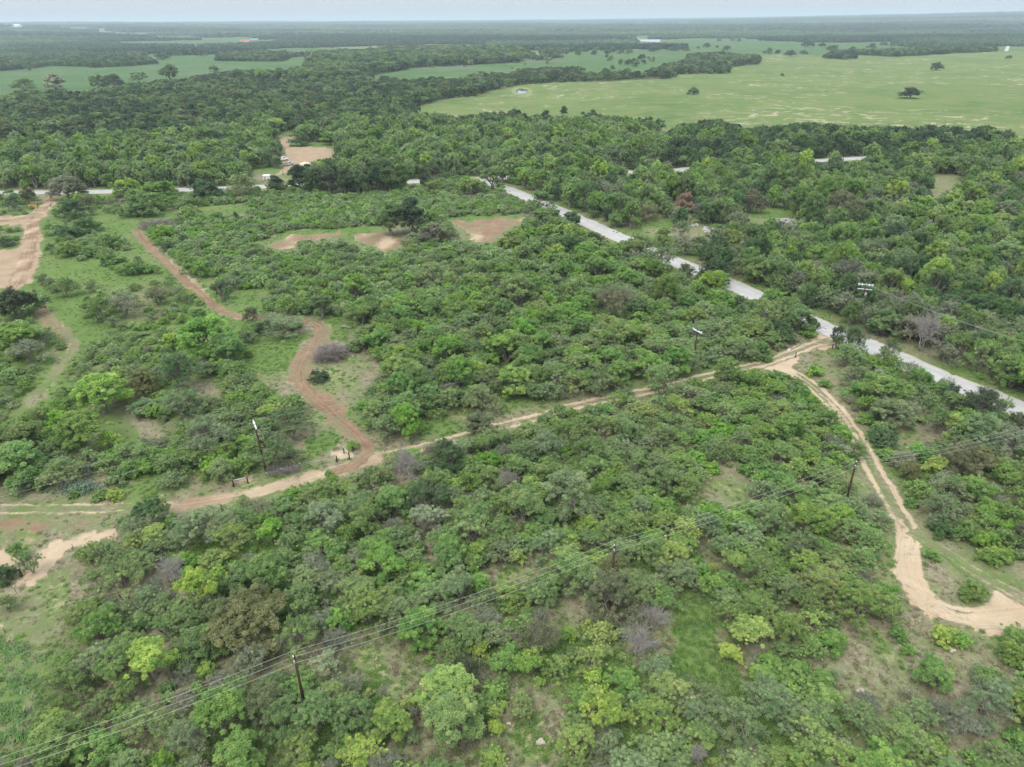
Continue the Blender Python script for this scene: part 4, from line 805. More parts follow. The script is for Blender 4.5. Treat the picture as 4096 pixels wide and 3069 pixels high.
 (8, 1620, 120, 130, 'elm', 'bright', .8), (8, 1430, 200, 170, 'elm', 'bright', .8), (8, 1650, 290, 230, 'mesquite', 'green', 1.2), (8, 2050, 310, 260, 'mesquite', 'greygreen', 1.6), (8, 1820, 340, 120, 'mesquite', 'greygreen', 1.3), (8, 1120, 280, 230, 'elm', 'lime', .9), (8, 790, 180, 110, 'elm', 'lime', 1), (8, 410, 260, 300, 'elm', 'lime', .9), (8, 320, 550, 210, 'mesquite', 'greygreen', 1.2), (8, 910, 400, 230, 'mesquite', 'greygreen', 1.4), (8, 910, 570, 230, 'elm', 'olive', .9), (8, 460, 840, 220, 'bare', 'grey', 1.5), (8, 730, 800, 80, 'bare', 'grey', 1.2), (8, 1080, 880, 150, 'bare', 'grey', 1.2), (8, 910, 930, 110, 'bare', 'grey', .9), (8, 1220, 930, 160, 'elm', 'lime', 1.0), (8, 1450, 1060, 320, 'elm', 'greygreen', 1.2), (8, 700, 760, 260, 'oak', 'deepgreen', 1.1), (8, 560, 1040, 300, 'mesquite', 'deepgreen', 1.3), (8, 570, 1170, 280, 'mesquite', 'pale', 1.2), (8, 720, 1360, 220, 'elm', 'bright', 1), (8, 1680, 930, 200, 'mesquite', 'green', 1.2),
]: manual(*a)
for tx, ty, dx, dy, kd, tn, R_, hh in [(1860, 718, -1.2, -2.4, 'mesquite', 'green', 2.7, 1.25), (1860, 718, 1.6, -1.6, 'mesquite', 'greygreen', 2.6, 1.3), (1860, 718, .6, -4.6, 'mesquite', 'lime', 2.2, 1.0), (1860, 718, -3.5, -.5, 'oak', 'olive', 2.6, 1.1)]:
    b_ = at(*q(10, tx, ty), 8.4); TREES.append([b_[0] + dx, b_[1] + dy, kd, R_, hh, tn])
for dx, dy, kd, tn, R_, hh in [(-.5, -2.2, 'oak', 'olive', 3.1, 1.35), (2.4, -1.0, 'mesquite', 'green', 2.8, 1.3), (-2.8, .2, 'mesquite', 'greygreen', 2.7, 1.35)]:
    b_ = at(*q(8, 1752, 1232), 8.4); TREES.append([b_[0] + dx, b_[1] + dy, kd, R_, hh, tn])
N_MAN = len(TREES)

# zones for the rest: polygon in picture pixels -> mix, radius range, height scale, spacing
def zp(*pts): return [q(*p) for p in pts]
ZONES = [
 ('shrubland', zp((4, 950, 280), (4, 1560, 120), (4, 2212, 130), (5, 330, 100), (5, 1240, 145), (5, 1215, 262), (5, 700, 285), (5, 330, 330), (4, 1700, 455), (4, 1600, 420), (4, 1000, 500)),
   [('shrub', 'sage', .40), ('shrub', 'bright', .15), ('shrub', 'green', .15), ('shrub', 'greygreen', .2), ('thorn', 'grey', .05), ('mesquite', 'green', .05)], (1.4, 2.6), .95, .52, 1.0),
 ('westscrub', zp((4, -600, 150), (4, 1000, 200), (4, 1000, 430), (4, 1500, 880), (4, 1600, 1010), (7, 1500, 0), (7, 1250, 180), (7, 900, 380), (7, 0, 500), (4, -600, 1100)),
   [('shrub', 'green', .30), ('mesquite', 'greygreen', .22), ('shrub', 'sage', .18), ('mesquite', 'green', .15), ('thorn', 'pale', .1), ('elm', 'green', .05)], (1.0, 2.2), .85, .80, .24),
 ('redside', zp((4, 1000, 430), (4, 1700, 430), (5, 600, 450), (5, 1200, 500), (5, 700, 800), (4, 2212, 900), (4, 1560, 880)),
   [('mesquite', 'green', .3), ('shrub', 'sage', .2), ('shrub', 'bright', .15), ('mesquite', 'greygreen', .25), ('elm', 'lime', .1)], (1.7, 2.9), 1.0, .50, 1.0),
 ('centre', zp((5, 0, 420), (5, 1400, 300), (6, 900, 900), (9, 600, 230), (8, 2212, 180), (8, 200, 640), (8, 250, 0), (4, 1650, 850), (4, 2000, 600)),
   [('mesquite', 'greygreen', .38), ('mesquite', 'green', .22), ('elm', 'green', .14), ('elm', 'bright', .10), ('elm', 'lime', .04), ('oak', 'deepgreen', .05), ('thorn', 'grey', .04), ('bare', 'grey', .03)], (2.1, 3.5), 1.0, .50, 1.0),
 ('east', [(2010, 740), (2300, 700), (2760, 680), (4096, 600), (5200, 560), (5200, 2100), (4096, 1650), (3300, 1310), (2696, 1040)],
   [('mesquite', 'greygreen', .25), ('mesquite', 'grey', .10), ('oak', 'deepgreen', .20), ('oak', 'green', .12), ('elm', 'green', .13), ('elm', 'lime', .06), ('mesquite', 'green', .08), ('thorn', 'pale', .04), ('bare', 'grey', .02)], (2.3, 4.1), 1.4, .54, .93),
 ('eastnear', zp((9, 980, 170), (9, 1300, 150), (9, 2212, 560), (9, 3200, 1000), (12, 3200, 400), (12, 2212, 60), (9, 1560, 1300), (9, 1400, 950), (9, 1200, 650)),
   [('mesquite', 'greygreen', .3), ('mesquite', 'green', .2), ('thorn', 'pale', .12), ('shrub', 'green', .15), ('shrub', 'bright', .08), ('oak', 'olive', .05), ('thorn', 'grey', .1)], (1.6, 3.0), 1.0, .60, .8),
 ('edgewood', [(2650, 470), (4500, 470), (4500, 610), (3400, 655), (2650, 690)],
   [('oak', 'dark', .42), ('oak', 'deepgreen', .28), ('elm', 'green', .12), ('mesquite', 'greygreen', .12), ('tall', 'dark', .06)], (2.6, 4.8), 1.4, .56, 1.0),
 ('farband', [(-1200, 500), (1100, 480), (1400, 440), (2100, 440), (2700, 500), (4096, 500), (5400, 460), (5400, 560), (2760, 690), (2000, 730), (1500, 740), (0, 780), (-1200, 800)],
   [('mesquite', 'greygreen', .20), ('elm', 'green', .26), ('elm', 'greygreen', .16), ('oak', 'deepgreen', .16), ('elm', 'lime', .06), ('oak', 'dark', .12), ('bare', 'grey', .02), ('thorn', 'grey', .02)], (2.4, 4.4), 1.35, .57, .95),
 ('northwood', [(-2500, 250), (1000, 270), (1500, 240), (2300, 300), (2700, 480), (2000, 460), (1400, 450), (1100, 490), (-1200, 510), (-2500, 520)],
   [('oak', 'dark', .36), ('oak', 'deepgreen', .26), ('elm', 'green', .16), ('elm', 'greygreen', .10), ('tall', 'green', .06), ('elm', 'yellow', .03), ('bare', 'grey', .03)], (2.8, 5.6), 1.35, .58, 1.0),
 ('nearopen', zp((10, 0, 900), (10, 700, 1000), (11, 0, 700), (11, 900, 350), (12, 0, 330), (12, 1000, 500), (12, 2300, 560), (12, 2700, 2600), (10, -800, 2600)),
   [('mesquite', 'greygreen', .20), ('mesquite', 'green', .30), ('mesquite', 'lime', .10), ('shrub', 'bright', .08), ('shrub', 'green', .08), ('elm', 'green', .05), ('thorn', 'grey', .09), ('thorn', 'pale', .06), ('bare', 'grey', .04)], (1.5, 2.9), .9, .62, .80),
 ('near', None,
   [('mesquite', 'greygreen', .30), ('mesquite', 'green', .26), ('mesquite', 'lime', .05), ('shrub', 'bright', .08), ('shrub', 'green', .08), ('elm', 'green', .05), ('elm', 'bright', .03), ('thorn', 'grey', .06), ('thorn', 'pale', .04), ('bare', 'grey', .05), ('oak', 'olive', .02)], (1.7, 3.2), .95, .53, .97),
]
HT = {k: SPEC[k][0] for k in SPEC}; RD = {k: SPEC[k][1] for k in SPEC}

def tree_height(kind, R, hs): return 0.88 * HT[kind] * (R / RD[kind]) ** 0.75 * hs

def scatter(d0, d1, n, half=50):
    a = np.radians(rs.uniform(-half, half, n)); d = np.sqrt(rs.uniform(d0 ** 2, d1 ** 2, n))
    x, y = d * np.sin(a), d * np.cos(a)
    u, v, zc = pix(x, y, np.zeros(n))
    zone = np.full(n, len(ZONES) - 1)
    for i in range(len(ZONES) - 2, -1, -1):
        zone[inpoly(u, v, ZONES[i][1])] = i
    kind = []; tint = []; R = np.zeros(n); hs = np.zeros(n); sp = np.zeros(n); keep = np.ones(n, bool)
    clus = noi(x, y, 26, 2)
    for i in range(n):
        z = ZONES[zone[i]]; r = random.random(); acc = 0
        rr = min(0.999, max(0, r * 0.72 + 0.14 + 0.14 * clus[i]))      # kinds grow in drifts
        for k, t, w in z[2]:
            acc += w
            if rr <= acc: break
        kind.append(k); tint.append(t)
        R[i] = random.uniform(*z[3]) * (0.75 if k == 'thorn' else 1.06); hs[i] = z[4] * random.uniform(0.78, 1.25); sp[i] = z[5]
        if random.random() > z[6]: keep[i] = False
        if k == 'shrub': R[i] *= 0.82
    H = np.array([tree_height(k, R[i], hs[i]) for i, k in enumerate(kind)])
    keep &= road_dist(x, y) > np.where(R > 3, R * 0.55, R * 0.7) if d0 < 420 else True
    # nothing that would stand in or in front of what the photograph shows open
    pts = [pix(x, y, np.zeros(n)), pix(x, y, H * 0.92), pix(x - R * 0.8, y, H * 0.6), pix(x + R * 0.8, y, H * 0.6), pix(x, y, H * 0.5), pix(x - R * .5, y - R * 0.5, H * .2), pix(x + R * .5, y - R * .5, H * .2), pix(x, y - R * 0.7, H * 0.1), pix(x - R * .4, y, H * .85), pix(x + R * .4, y, H * .85), pix(x - R * .9, y, H * .3), pix(x + R * .9, y, H * .3), pix(x, y, H * .25), pix(x - R * .45, y, H * .35), pix(x + R * .45, y, H * .35)]
    for k, poly in OPEN:
        if k == 'thin':
            m = inpoly(pts[4][0], pts[4][1], poly) & (rs.uniform(0, 1, n) < 0.55); keep &= ~m; continue
        if k == 'keepfar': continue
        if k == 'keep': keep &= ~inpoly(pts[4][0], pts[4][1], poly); continue
        if k == 'mead': keep &= ~(inpoly(u, v, poly) & (rs.uniform(0, 1, n) < 0.8)); continue
        for (pu, pv, _) in pts: keep &= ~inpoly(pu, pv, poly)
    out = []
    for i in np.nonzero(keep)[0]: out.append([x[i], y[i], kind[i], R[i], hs[i], tint[i], sp[i]])
    return out

GRID = {}
def fits(x, y, R, sp):
    gx, gy = int(x // 8), int(y // 8)
    for i in (-1, 0, 1):
        for j in (-1, 0, 1):
            for (a, b, r) in GRID.get((gx + i, gy + j), ()):
                m = (R + r) * sp
                if (a - x) ** 2 + (b - y) ** 2 < m * m: return False
    return True
def put(x, y, R): GRID.setdefault((int(x // 8), int(y // 8)), []).append((x, y, R))
for t in TREES: put(t[0], t[1], t[3])
for c in (scatter(14, 210, 36000) + scatter(200, 480, 52000)):
    if fits(c[0], c[1], c[3], c[6]): put(c[0], c[1], c[3]); TREES.append(c[:6])
# small fry in the gaps
FRY = []
for c in scatter(14, 170, 26000):
    R = random.uniform(0.55, 1.2)
    if fits(c[0], c[1], R, 0.72):
        put(c[0], c[1], R); FRY.append([c[0], c[1], random.choice(['shrub', 'shrub', 'shrub', 'thorn']), R, random.uniform(.8, 1.1), random.choice(['bright', 'green', 'greygreen', 'green', 'yellow', 'grey', 'lime'])])
TREES += FRY
for t in TREES:                                             # project: size in the picture, in view or not
    H = tree_height(t[2], t[3], t[4]); u, v, zc = pix(t[0], t[1], H * 0.5)
    t += [float(u), float(v), float(zc), 2 * t[3] / float(zc) * 1024 * F / 4096]
print('trees', len(TREES))

# ------------------------------------------------------------------ mapping of kinds to named things
NAME = {'mesquite': 'mesquite_tree', 'elm': 'elm_tree', 'oak': 'oak_tree', 'shrub': 'green_bush', 'thorn': 'thorn_shrub', 'tall': 'tall_tree', 'bare': 'dead_tree'}
CAT = {'mesquite': 'mesquite tree', 'elm': 'elm tree', 'oak': 'oak tree', 'shrub': 'bush', 'thorn': 'thorn shrub', 'tall': 'tall tree', 'bare': 'dead tree'}
NOUN = {'mesquite': 'feathery mesquite', 'elm': 'leafy elm', 'oak': 'rounded oak', 'shrub': 'low bush', 'thorn': 'twiggy shrub', 'tall': 'tall tree', 'bare': 'leafless tree'}
GRP = {'mesquite': 'mesquite trees of the thicket', 'elm': 'leafy elms in the brush', 'oak': 'oaks in the brush', 'shrub': 'low green bushes', 'thorn': 'twiggy thorn shrubs', 'tall': 'tall trees by the roads and creek', 'bare': 'bare dead trees'}
MARKS = [  # name, picture point; all of them can be found in the photograph
 ('the round brush pile', q(4, 2110, 1110)), ('the long grey brush heap', q(4, 970, 320)), ('the nearest red dirt bend', q(8, 200, 620)), ('the white-crossarm pole', q(7, 1675, 740)),
 ('the pole above the entrance', q(9, 125, 250)), ('the brown track-side pole', q(9, 1108, 1005)), ('the sandy turnaround', q(12, 1700, 440)), ('the bush inside the turnaround', q(12, 1875, 340)),
 ('the entrance from the road', q(9, 860, 120)), ('the sandy track fork', q(9, 690, 250)), ('the concrete slab', q(9, 1765, 1335)), ('the cactus patch', q(7, 500, 880)),
 ('the fallen log', q(5, 250, 1035)), ('the first bulldozed patch', q(5, 230, 420)), ('the second bulldozed patch', q(5, 950, 340)), ('the parked trucks', q(1, 1810, 1030)),
 ('the yellow board', q(4, 220, 190)), ('the bare sandy yard', q(4, 120, 560)), ('the white rubble', q(6, 270, 350)), ('the pale slab rubble', q(6, 700, 290)),
 ('the crossarmed roadside pole', q(6, 1210, 770)), ('the paved junction', q(5, 1090, 95)), ('the corner pipe brace', q(7, 2160, 690)), ('the two-post pipe brace', q(7, 1515, 840)),
 ('the lower-left pole', q(10, 1880, 830)), ('the half-buried pole', q(8, 1750, 1320)), ('the red-brown western track', q(4, 460, 1040)), ('the two-post sandy patch', q(10, 190, 240)),
 ('the weedy lower-left bank', q(10, 100, 900)), ('the brown bottom-edge opening', q(11, 1150, 1350)), ('the lower-right grassy gap', q(12, 1250, 750)), ('the lower-right green gap', q(12, 150, 700)),
 ('the pasture pond', q(2, 1165, 580)), ('the lone pasture oak', q(3, 1487, 620)), ('the far left green field', q(1, 300, 560)), ('the dim upper-right track', q(6, 1750, 50)),
 ('the straight red track', q(4, 1200, 700)), ('the brown mesquite clearing', q(9, 330, 1040)), ('the right-edge road stretch', q(9, 2000, 440)), ('the paved road middle', q(5, 1620, 320)),
 ('the dark roadside tree row', q(5, 200, 100)), ('the paved oak gap', q(6, 460, 730)), ('the middle two-rut stretch', q(8, 1110, 470)), ('the green under-wire opening', q(7, 990, 520)),
 ('the tan roadside strip', q(3, 1130, 1005)), ('the white shed', q(1, 1685, 1120)), ('the upper red bend', q(4, 2040, 960)), ('the pole-side dry grass', q(9, 1200, 1050)),
]
MW = np.array([at(*p) for _, p in MARKS])
ORD = ['nearest', 'second nearest', 'third nearest', 'fourth nearest', 'fifth nearest', 'sixth nearest', 'seventh nearest', 'eighth nearest', 'ninth nearest', 'tenth nearest'] + ['%dth nearest' % i for i in range(11, 60)]
LABELQ = {}
def want_label(o, kind, tint, x, y, h, pu, pv):
    d = np.hypot(MW[:, 0] - x, MW[:, 1] - y); i = int(np.argmin(d)); mu, mv = MARKS[i][1]
    du, dv = pu - mu, (pv - mv) * 1.6
    side = ('right of' if du > 0 else 'left of') if abs(du) > abs(dv) else ('in front of' if dv > 0 else 'behind')
    size = 'big ' if h > {'mesquite': 5.4, 'elm': 6.8, 'oak': 6.6, 'shrub': 2.6, 'thorn': 3.6, 'tall': 10, 'bare': 4.6}[kind] else ('small ' if h < {'mesquite': 3.7, 'elm': 5, 'oak': 4.8, 'shrub': 1.6, 'thorn': 2.0, 'tall': 7, 'bare': 2.9}[kind] else '')
    look = size + ('' if kind == 'bare' else TWORD[tint] + ' ') + NOUN[kind] if kind != 'bare' else size + 'grey leafless tree'
    LABELQ.setdefault((look, side, i), []).append((d[i], o))
def flush_labels():
    for (look, side, i), L in LABELQ.items():
        L.sort(key=lambda t: t[0])
        for k, (_, o) in enumerate(L):
            if len(L) == 1: o['label'] = '%s %s %s' % (look, side, MARKS[i][0])
            else: o['label'] = '%s, %s %s %s' % (look, ORD[k], side, MARKS[i][0])

# ------------------------------------------------------------------ individuals and the rest
inview = [t for t in TREES if -60 < t[6] < 4156 and 20 < t[7] < 3150]
rest = {}
seen = {id(t): t for t in inview}
perkind = {}
for i, t in enumerate(TREES):
    if id(t) in seen: perkind.setdefault(t[2], []).append((-(t[9]) - (100 if i < N_MAN else 0), i))
    else: rest.setdefault(t[2], []).append(t)
CAP = {'mesquite': 300, 'elm': 300, 'oak': 300, 'shrub': 300, 'thorn': 150, 'tall': 200, 'bare': 110}
for kind, L in perkind.items():
    L.sort()
    for k, (_, i) in enumerate(L):
        t = TREES[i]
        if k >= CAP[kind] or (t[9] < 5 and i >= N_MAN): rest.setdefault(kind, []).append(t); continue
        x, y, _, R, hs, tint, pu, pv, zc, px_ = t
        z = float(Z(x, y)); H = tree_height(kind, R, hs); sx = R / RD[kind]; sz = H / HT[kind]; rz = random.uniform(0, 6.28)
        base = np.array(TINT[tint]) * random.uniform(0.9, 1.12); base[0] *= random.uniform(0.92, 1.1)
        if px_ > 21:
            tm, cm = PARTS[kind][random.randrange(len(PARTS[kind]))]
            o = link(NAME[kind], None, loc=(x, y, z), rz=rz, sc=(sx, sx, sz)); o.empty_display_size = 0.5
            tr = link('trunk', tm, o)
            if cm is not None:
                c = link('crown', cm, o); c['tint'] = [float(b) for b in base]
        else:
            lod = 1 if zc < 520 or kind == 'bare' else 2
            me = random.choice(MERGED[(kind, lod)]); o = link(NAME[kind], me, loc=(x, y, z), rz=rz, sc=(sx, sx, sz)); o['tint'] = [float(b) for b in base]
        o['category'] = CAT[kind]; o['group'] = GRP[kind]
        want_label(o, kind, tint, x, y, H, pu, pv)
flush_labels()

def cloud(name, protos, pts):
    """one object: prototypes set on points; pts = list of (x, y, z, idx, sx, sz, rot, tint)"""
    me = bpy.data.meshes.new(name + '_points'); n = len(pts)
    P = np.array([p[:3] for p in pts], np.float32)
    me.vertices.add(n); me.vertices.foreach_set('co', P.ravel())
    def A(nm, ty, ch, data): me.attributes.new(nm, ty, 'POINT').data.foreach_set(ch, np.asarray(data).ravel())
    A('pick', 'INT', 'value', np.array([p[3] for p in pts], np.int32)); A('size', 'FLOAT_VECTOR', 'vector', np.array([(p[4], p[4], p[5]) for p in pts], np.float32))
    A('turn', 'FLOAT_VECTOR', 'vector', np.array([(0, 0, p[6]) for p in pts], np.float32)); A('tint', 'FLOAT_VECTOR', 'vector', np.array([p[7] for p in pts], np.float32))
    pc = bpy.data.collections.new(name + '_kinds')
    for i, pm in enumerate(protos):
        po = bpy.data.objects.new('%s_kind.%03d' % (name, i), pm); pc.objects.link(po)
    ng = bpy.data.node_groups.new(name, 'GeometryNodeTree')
    ng.interface.new_socket('Geometry', in_out='INPUT', socket_type='NodeSocketGeometry'); ng.interface.new_socket('Geometry', in_out='OUTPUT', socket_type='NodeSocketGeometry')
    gi = ng.nodes.new('NodeGroupInput'); go = ng.nodes.new('NodeGroupOutput')
    ip = ng.nodes.new('GeometryNodeInstanceOnPoints'); ci = ng.nodes.new('GeometryNodeCollectionInfo')
    ci.inputs['Collection'].default_value = pc; ci.inputs['Separate Children'].default_value = True; ci.inputs['Reset Children'].default_value = True
    def na(nm, ty):
        x_ = ng.nodes.new('GeometryNodeInputNamedAttribute'); x_.data_type = ty; x_.inputs['Name'].default_value = nm; return x_.outputs[0]
    ng.links.new(gi.outputs[0], ip.inputs['Points']); ng.links.new(ci.outputs[0], ip.inputs['Instance']); ip.inputs['Pick Instance'].default_value = True
    ng.links.new(na('pick', 'INT'), ip.inputs['Instance Index']); ng.links.new(na('size', 'FLOAT_VECTOR'), ip.inputs['Scale'])
    ng.links.new(na('turn', 'FLOAT_VECTOR'), ip.inputs['Rotation'])
    ng.links.new(ip.outputs[0], go.inputs[0])
    o = stuff(link(name, me)); md = o.modifiers.new('scatter', 'NODES'); md.node_group = ng
    return o

RESTN = {'mesquite': 'mesquite_thicket', 'elm': 'elm_wood', 'oak': 'oak_wood', 'shrub': 'bush_undergrowth', 'thorn': 'thorn_undergrowth', 'tall': 'tall_wood', 'bare': 'dead_brushwood'}
for kind, L in rest.items():
    protos = []; pts = []
    if kind == 'bare': near = MERGED[('bare', 1)]; far = MERGED[('bare', 1)]
    else: near = MERGED[(kind, 1)]; far = MERGED[(kind, 2)]
    protos = list(near) + list(far)
    for t in L:
        x, y, _, R, hs, tint = t[:6]; zc = t[8]; H = tree_height(kind, R, hs)
        idx = random.randrange(len(near)) if zc < 520 else len(near) + random.randrange(len(far))
        c = np.array(TINT[tint]) * random.uniform(0.88, 1.12)
        pts.append((x, y, float(Z(x, y)), idx, R / RD[kind], H / HT[kind], random.uniform(0, 6.28), tuple(c)))
    cloud(RESTN[kind], protos, pts)
print('individuals', sum(min(len(v), CAP[k]) for k, v in perkind.items()), {k: len(v) for k, v in perkind.items()}, 'rest', {k: len(v) for k, v in rest.items()})

# ------------------------------------------------------------------ far woods, to the horizon
def far_woods():
    n = 150000
    a = np.radians(rs.uniform(-46, 46, n)); d = np.sqrt(rs.uniform(455 ** 2, 1800 ** 2, n)); x, y = d * np.sin(a), d * np.cos(a)
    z = Z(x, y); u, v, zc = pix(x, y, z); H = rs.uniform(5.5, 9.0, n)
    creek = inpoly(u, v, zp((2, -700, 520), (2, -100, 400), (2, 700, 250), (2, 1160, 330), (2, 1170, 400), (2, 800, 415), (2, 200, 480), (2, 0, 540)))
    H[creek] *= 1.6
    keep = np.ones(n, bool)
    ut, vt, _ = pix(x, y, z + H * 0.9); um, vm, _ = pix(x, y, z + H * .45)
    for k, poly in OPEN:
        if k == 'mead': keep &= ~(inpoly(u, v, poly) & (rs.uniform(0, 1, n) < 0.985)); continue
        if k == 'keepfar': keep &= ~inpoly(u, v, poly) & ~inpoly(ut, vt, poly); continue
        if k in ('thin', 'dark', 'keep') or min(p[1] for p in poly) > 900: continue
        keep &= ~inpoly(u, v, poly) & ~inpoly(ut, vt, poly) & ~inpoly(um, vm, poly)
    # glades among the far trees
    gl = noi(x, y / 1.6, 150, 3) + 0.5 * noi(x, y, 60, 1)
    keep &= ~((gl > 0.42 - 0.2 * sst(1000, 1700, d)) & (d > 900) & ~creek)
    edge = np.abs(np.degrees(a)) > 37
    out_field = edge & (noi(x, y, 300, 2) > 0.35); keep &= ~out_field
    pts = []; G = {}
    protos = MERGED[('oak', 2)] + MERGED[('elm', 2)] + MERGED[('tall', 2)]
    drift = noi(x, y, 130, 0)
    for i in np.nonzero(keep)[0]:
        R = H[i] * random.uniform(0.52, 0.72); gx, gy = int(x[i] // 12), int(y[i] // 12); ok = True
        m = 0.62 * 2 * R
        for p in (-1, 0, 1):
            for r_ in (-1, 0, 1):
                for (aa, bb) in G.get((gx + p, gy + r_), ()):
                    if (aa - x[i]) ** 2 + (bb - y[i]) ** 2 < m * m: ok = False; break
                if not ok: break
            if not ok: break
        if not ok: continue
        G.setdefault((gx, gy), []).append((x[i], y[i]))
        k = random.choices((0, 1, 2), (0.55, 0.3, 0.15) if not creek[i] else (.1, .4, .5))[0]
        tn = random.choices(('dark', 'deepgreen', 'green', 'greygreen', 'olive'), (0.34 + 0.25 * drift[i], 0.26, 0.18 - 0.1 * drift[i], 0.14, 0.06) if not creek[i] else (.15, .4, .3, .15, 0))[0]
        c = np.array(TINT[tn]) * random.uniform(0.85, 1.1); ref = ('oak', 'elm', 'tall')[k]
        pts.append((x[i], y[i], z[i], k * 4 + random.randrange(4), R / RD[ref], H[i] / HT[ref], random.uniform(0, 6.28), tuple(c)))
    print('far trees', len(pts))
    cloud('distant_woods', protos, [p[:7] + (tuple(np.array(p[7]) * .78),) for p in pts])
    # patches of canopy beyond
    def patch(seed, size, nt):
        rng = np.random.RandomState(seed); k = nt
        cx_, cy_ = rng.uniform(-size / 2, size / 2, k), rng.uniform(-size / 2, size / 2, k)
        r = rng.uniform(3.6, 6.0, k); c = np.c_[cx_, cy_, r * 0.95]
        v, f, tone = leaves(c, r, 26, 4.2, 0.9, rng, 0.22, 0.75, 0.85)
        return np_mesh('canopy', v, f, [M_LEAF], tone=tone)
    pr = [patch(900 + i, 90, 95) for i in range(5)] + [patch(950 + i, 90, 45) for i in range(2)]
    pts = []
    def ring(d0, d1, st, scl, half=44):
        dd = d0
        while dd < d1:
            na = int(2 * math.radians(half) * dd / st)
            for j in range(na):
                aa = -math.radians(half) + 2 * math.radians(half) * (j + random.random()) / na; r = dd + random.uniform(-.5, .5) * st
                X, Y = r * math.sin(aa), r * math.cos(aa)
                g = float(noi(np.array(X), np.array(Y / 1.1), 900, 0) + 0.6 * noi(np.array(X), np.array(Y), 330, 2))
                zz = float(Z(X, Y)); u_, v_, _ = pix(X, Y, zz)
                if g > 0.30: continue
                if any(inpoly(np.array([u_]), np.array([v_]), pl)[0] for kk, pl in OPEN if kk in ('deep', 'field', 'sand', 'dry', 'keepfar') and max(p[1] for p in pl) < 560): continue
                dk = float(noi(np.array(X / 2.5), np.array(Y), 600, 3))
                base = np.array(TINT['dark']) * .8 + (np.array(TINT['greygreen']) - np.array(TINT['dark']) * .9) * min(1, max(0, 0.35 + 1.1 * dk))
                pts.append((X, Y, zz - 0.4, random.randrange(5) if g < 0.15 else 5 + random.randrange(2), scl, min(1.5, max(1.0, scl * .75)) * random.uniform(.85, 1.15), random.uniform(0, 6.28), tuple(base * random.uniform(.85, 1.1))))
            dd += st
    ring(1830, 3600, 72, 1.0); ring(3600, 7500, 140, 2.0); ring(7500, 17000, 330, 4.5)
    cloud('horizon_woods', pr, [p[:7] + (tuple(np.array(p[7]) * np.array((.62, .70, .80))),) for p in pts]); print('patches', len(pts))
far_woods()

# ------------------------------------------------------------------ weeds and tufts
def tuft(seed, n, h, r, wd):
    rng = np.random.RandomState(seed)
    a = rng.uniform(0, 6.28, n); d = r * np.sqrt(rng.uniform(0, 1, n)); b = np.c_[np.cos(a) * d, np.sin(a) * d, np.zeros(n)]
    a2 = rng.uniform(0, 6.28, n); le = h * rng.uniform(0.5, 1.1, n); t = b + np.c_[np.cos(a2) * le * 0.55, np.sin(a2) * le * 0.55, le * 0.8]
    w = np.c_[-np.sin(a2), np.cos(a2), np.zeros(n)] * wd * rng.uniform(.6, 1.3, n)[:, None]
    v = np.stack([b - w, b + w, t], 1).reshape(-1, 3); return np_mesh('tuft', v, np.arange(n * 3).reshape(-1, 3), [M_LEAF], tone=rng.uniform(0.1, 0.9, n))
def weeds():
    n = 150000
    a = np.radians(rs.uniform(-54, 54, n)); d = 30 * np.exp(rs.uniform(0, 1, n) ** 0.72 * math.log(290 / 30)); x, y = d * np.sin(a), d * np.cos(a)
    s, l, r, fi, de = cover(x, y); rd = road_dist(x, y)
    p = np.clip(0.9 - s * 1.1 - r * 0.9, 0.01, 1) * np.clip(0.35 + l * 0.8, 0, 1); keep = (rs.uniform(0, 1, n) < p) & ((rd > -0.2) | (rs.uniform(0, 1, n) < 0.03))
    pr = [tuft(i, 26, 0.34, 0.30, 0.035) for i in range(3)] + [tuft(10 + i, 30, 0.42, 0.42, 0.07) for i in range(3)]
    u, v, _ = pix(x, y, 0 * x); wd = np.zeros(n, bool)
    for k, poly in OPEN:
        if k == 'weed': wd |= inpoly(u, v, poly)
    pts = []
    for i in np.nonzero(keep)[0]:
        g = l[i] > 0.55 or random.random() < 0.35 * l[i]
        if wd[i]: c = random.choice([(0.22, 0.37, 0.12), (0.27, 0.40, 0.17), (0.34, 0.38, 0.20), (0.19, 0.34, 0.10)]); idx = 3 + random.randrange(3); sc_ = random.uniform(.8, 1.5)
        elif g: c = random.choice([(0.19, 0.33, 0.07), (0.24, 0.34, 0.09), (0.16, 0.29, 0.065)]); idx = random.randrange(6); sc_ = random.uniform(.5, 1.1)
        else: c = random.choice([(0.36, 0.30, 0.21), (0.31, 0.25, 0.17), (0.27, 0.29, 0.14), (0.40, 0.35, 0.24)]); idx = random.randrange(3); sc_ = random.uniform(.5, 1.2)
        pts.append((x[i], y[i], 0.0, idx, sc_, sc_ * random.uniform(.6, 1.1), random.uniform(0, 6.28), c))
    print('tufts', len(pts)); cloud('grass_and_weeds', pr, pts)
weeds()

# ------------------------------------------------------------------ built things
def thing(name, label, cat, loc, rz=0, group=None):
    o = link(name, None, loc=loc, rz=rz); return tag(o, label, cat, group)

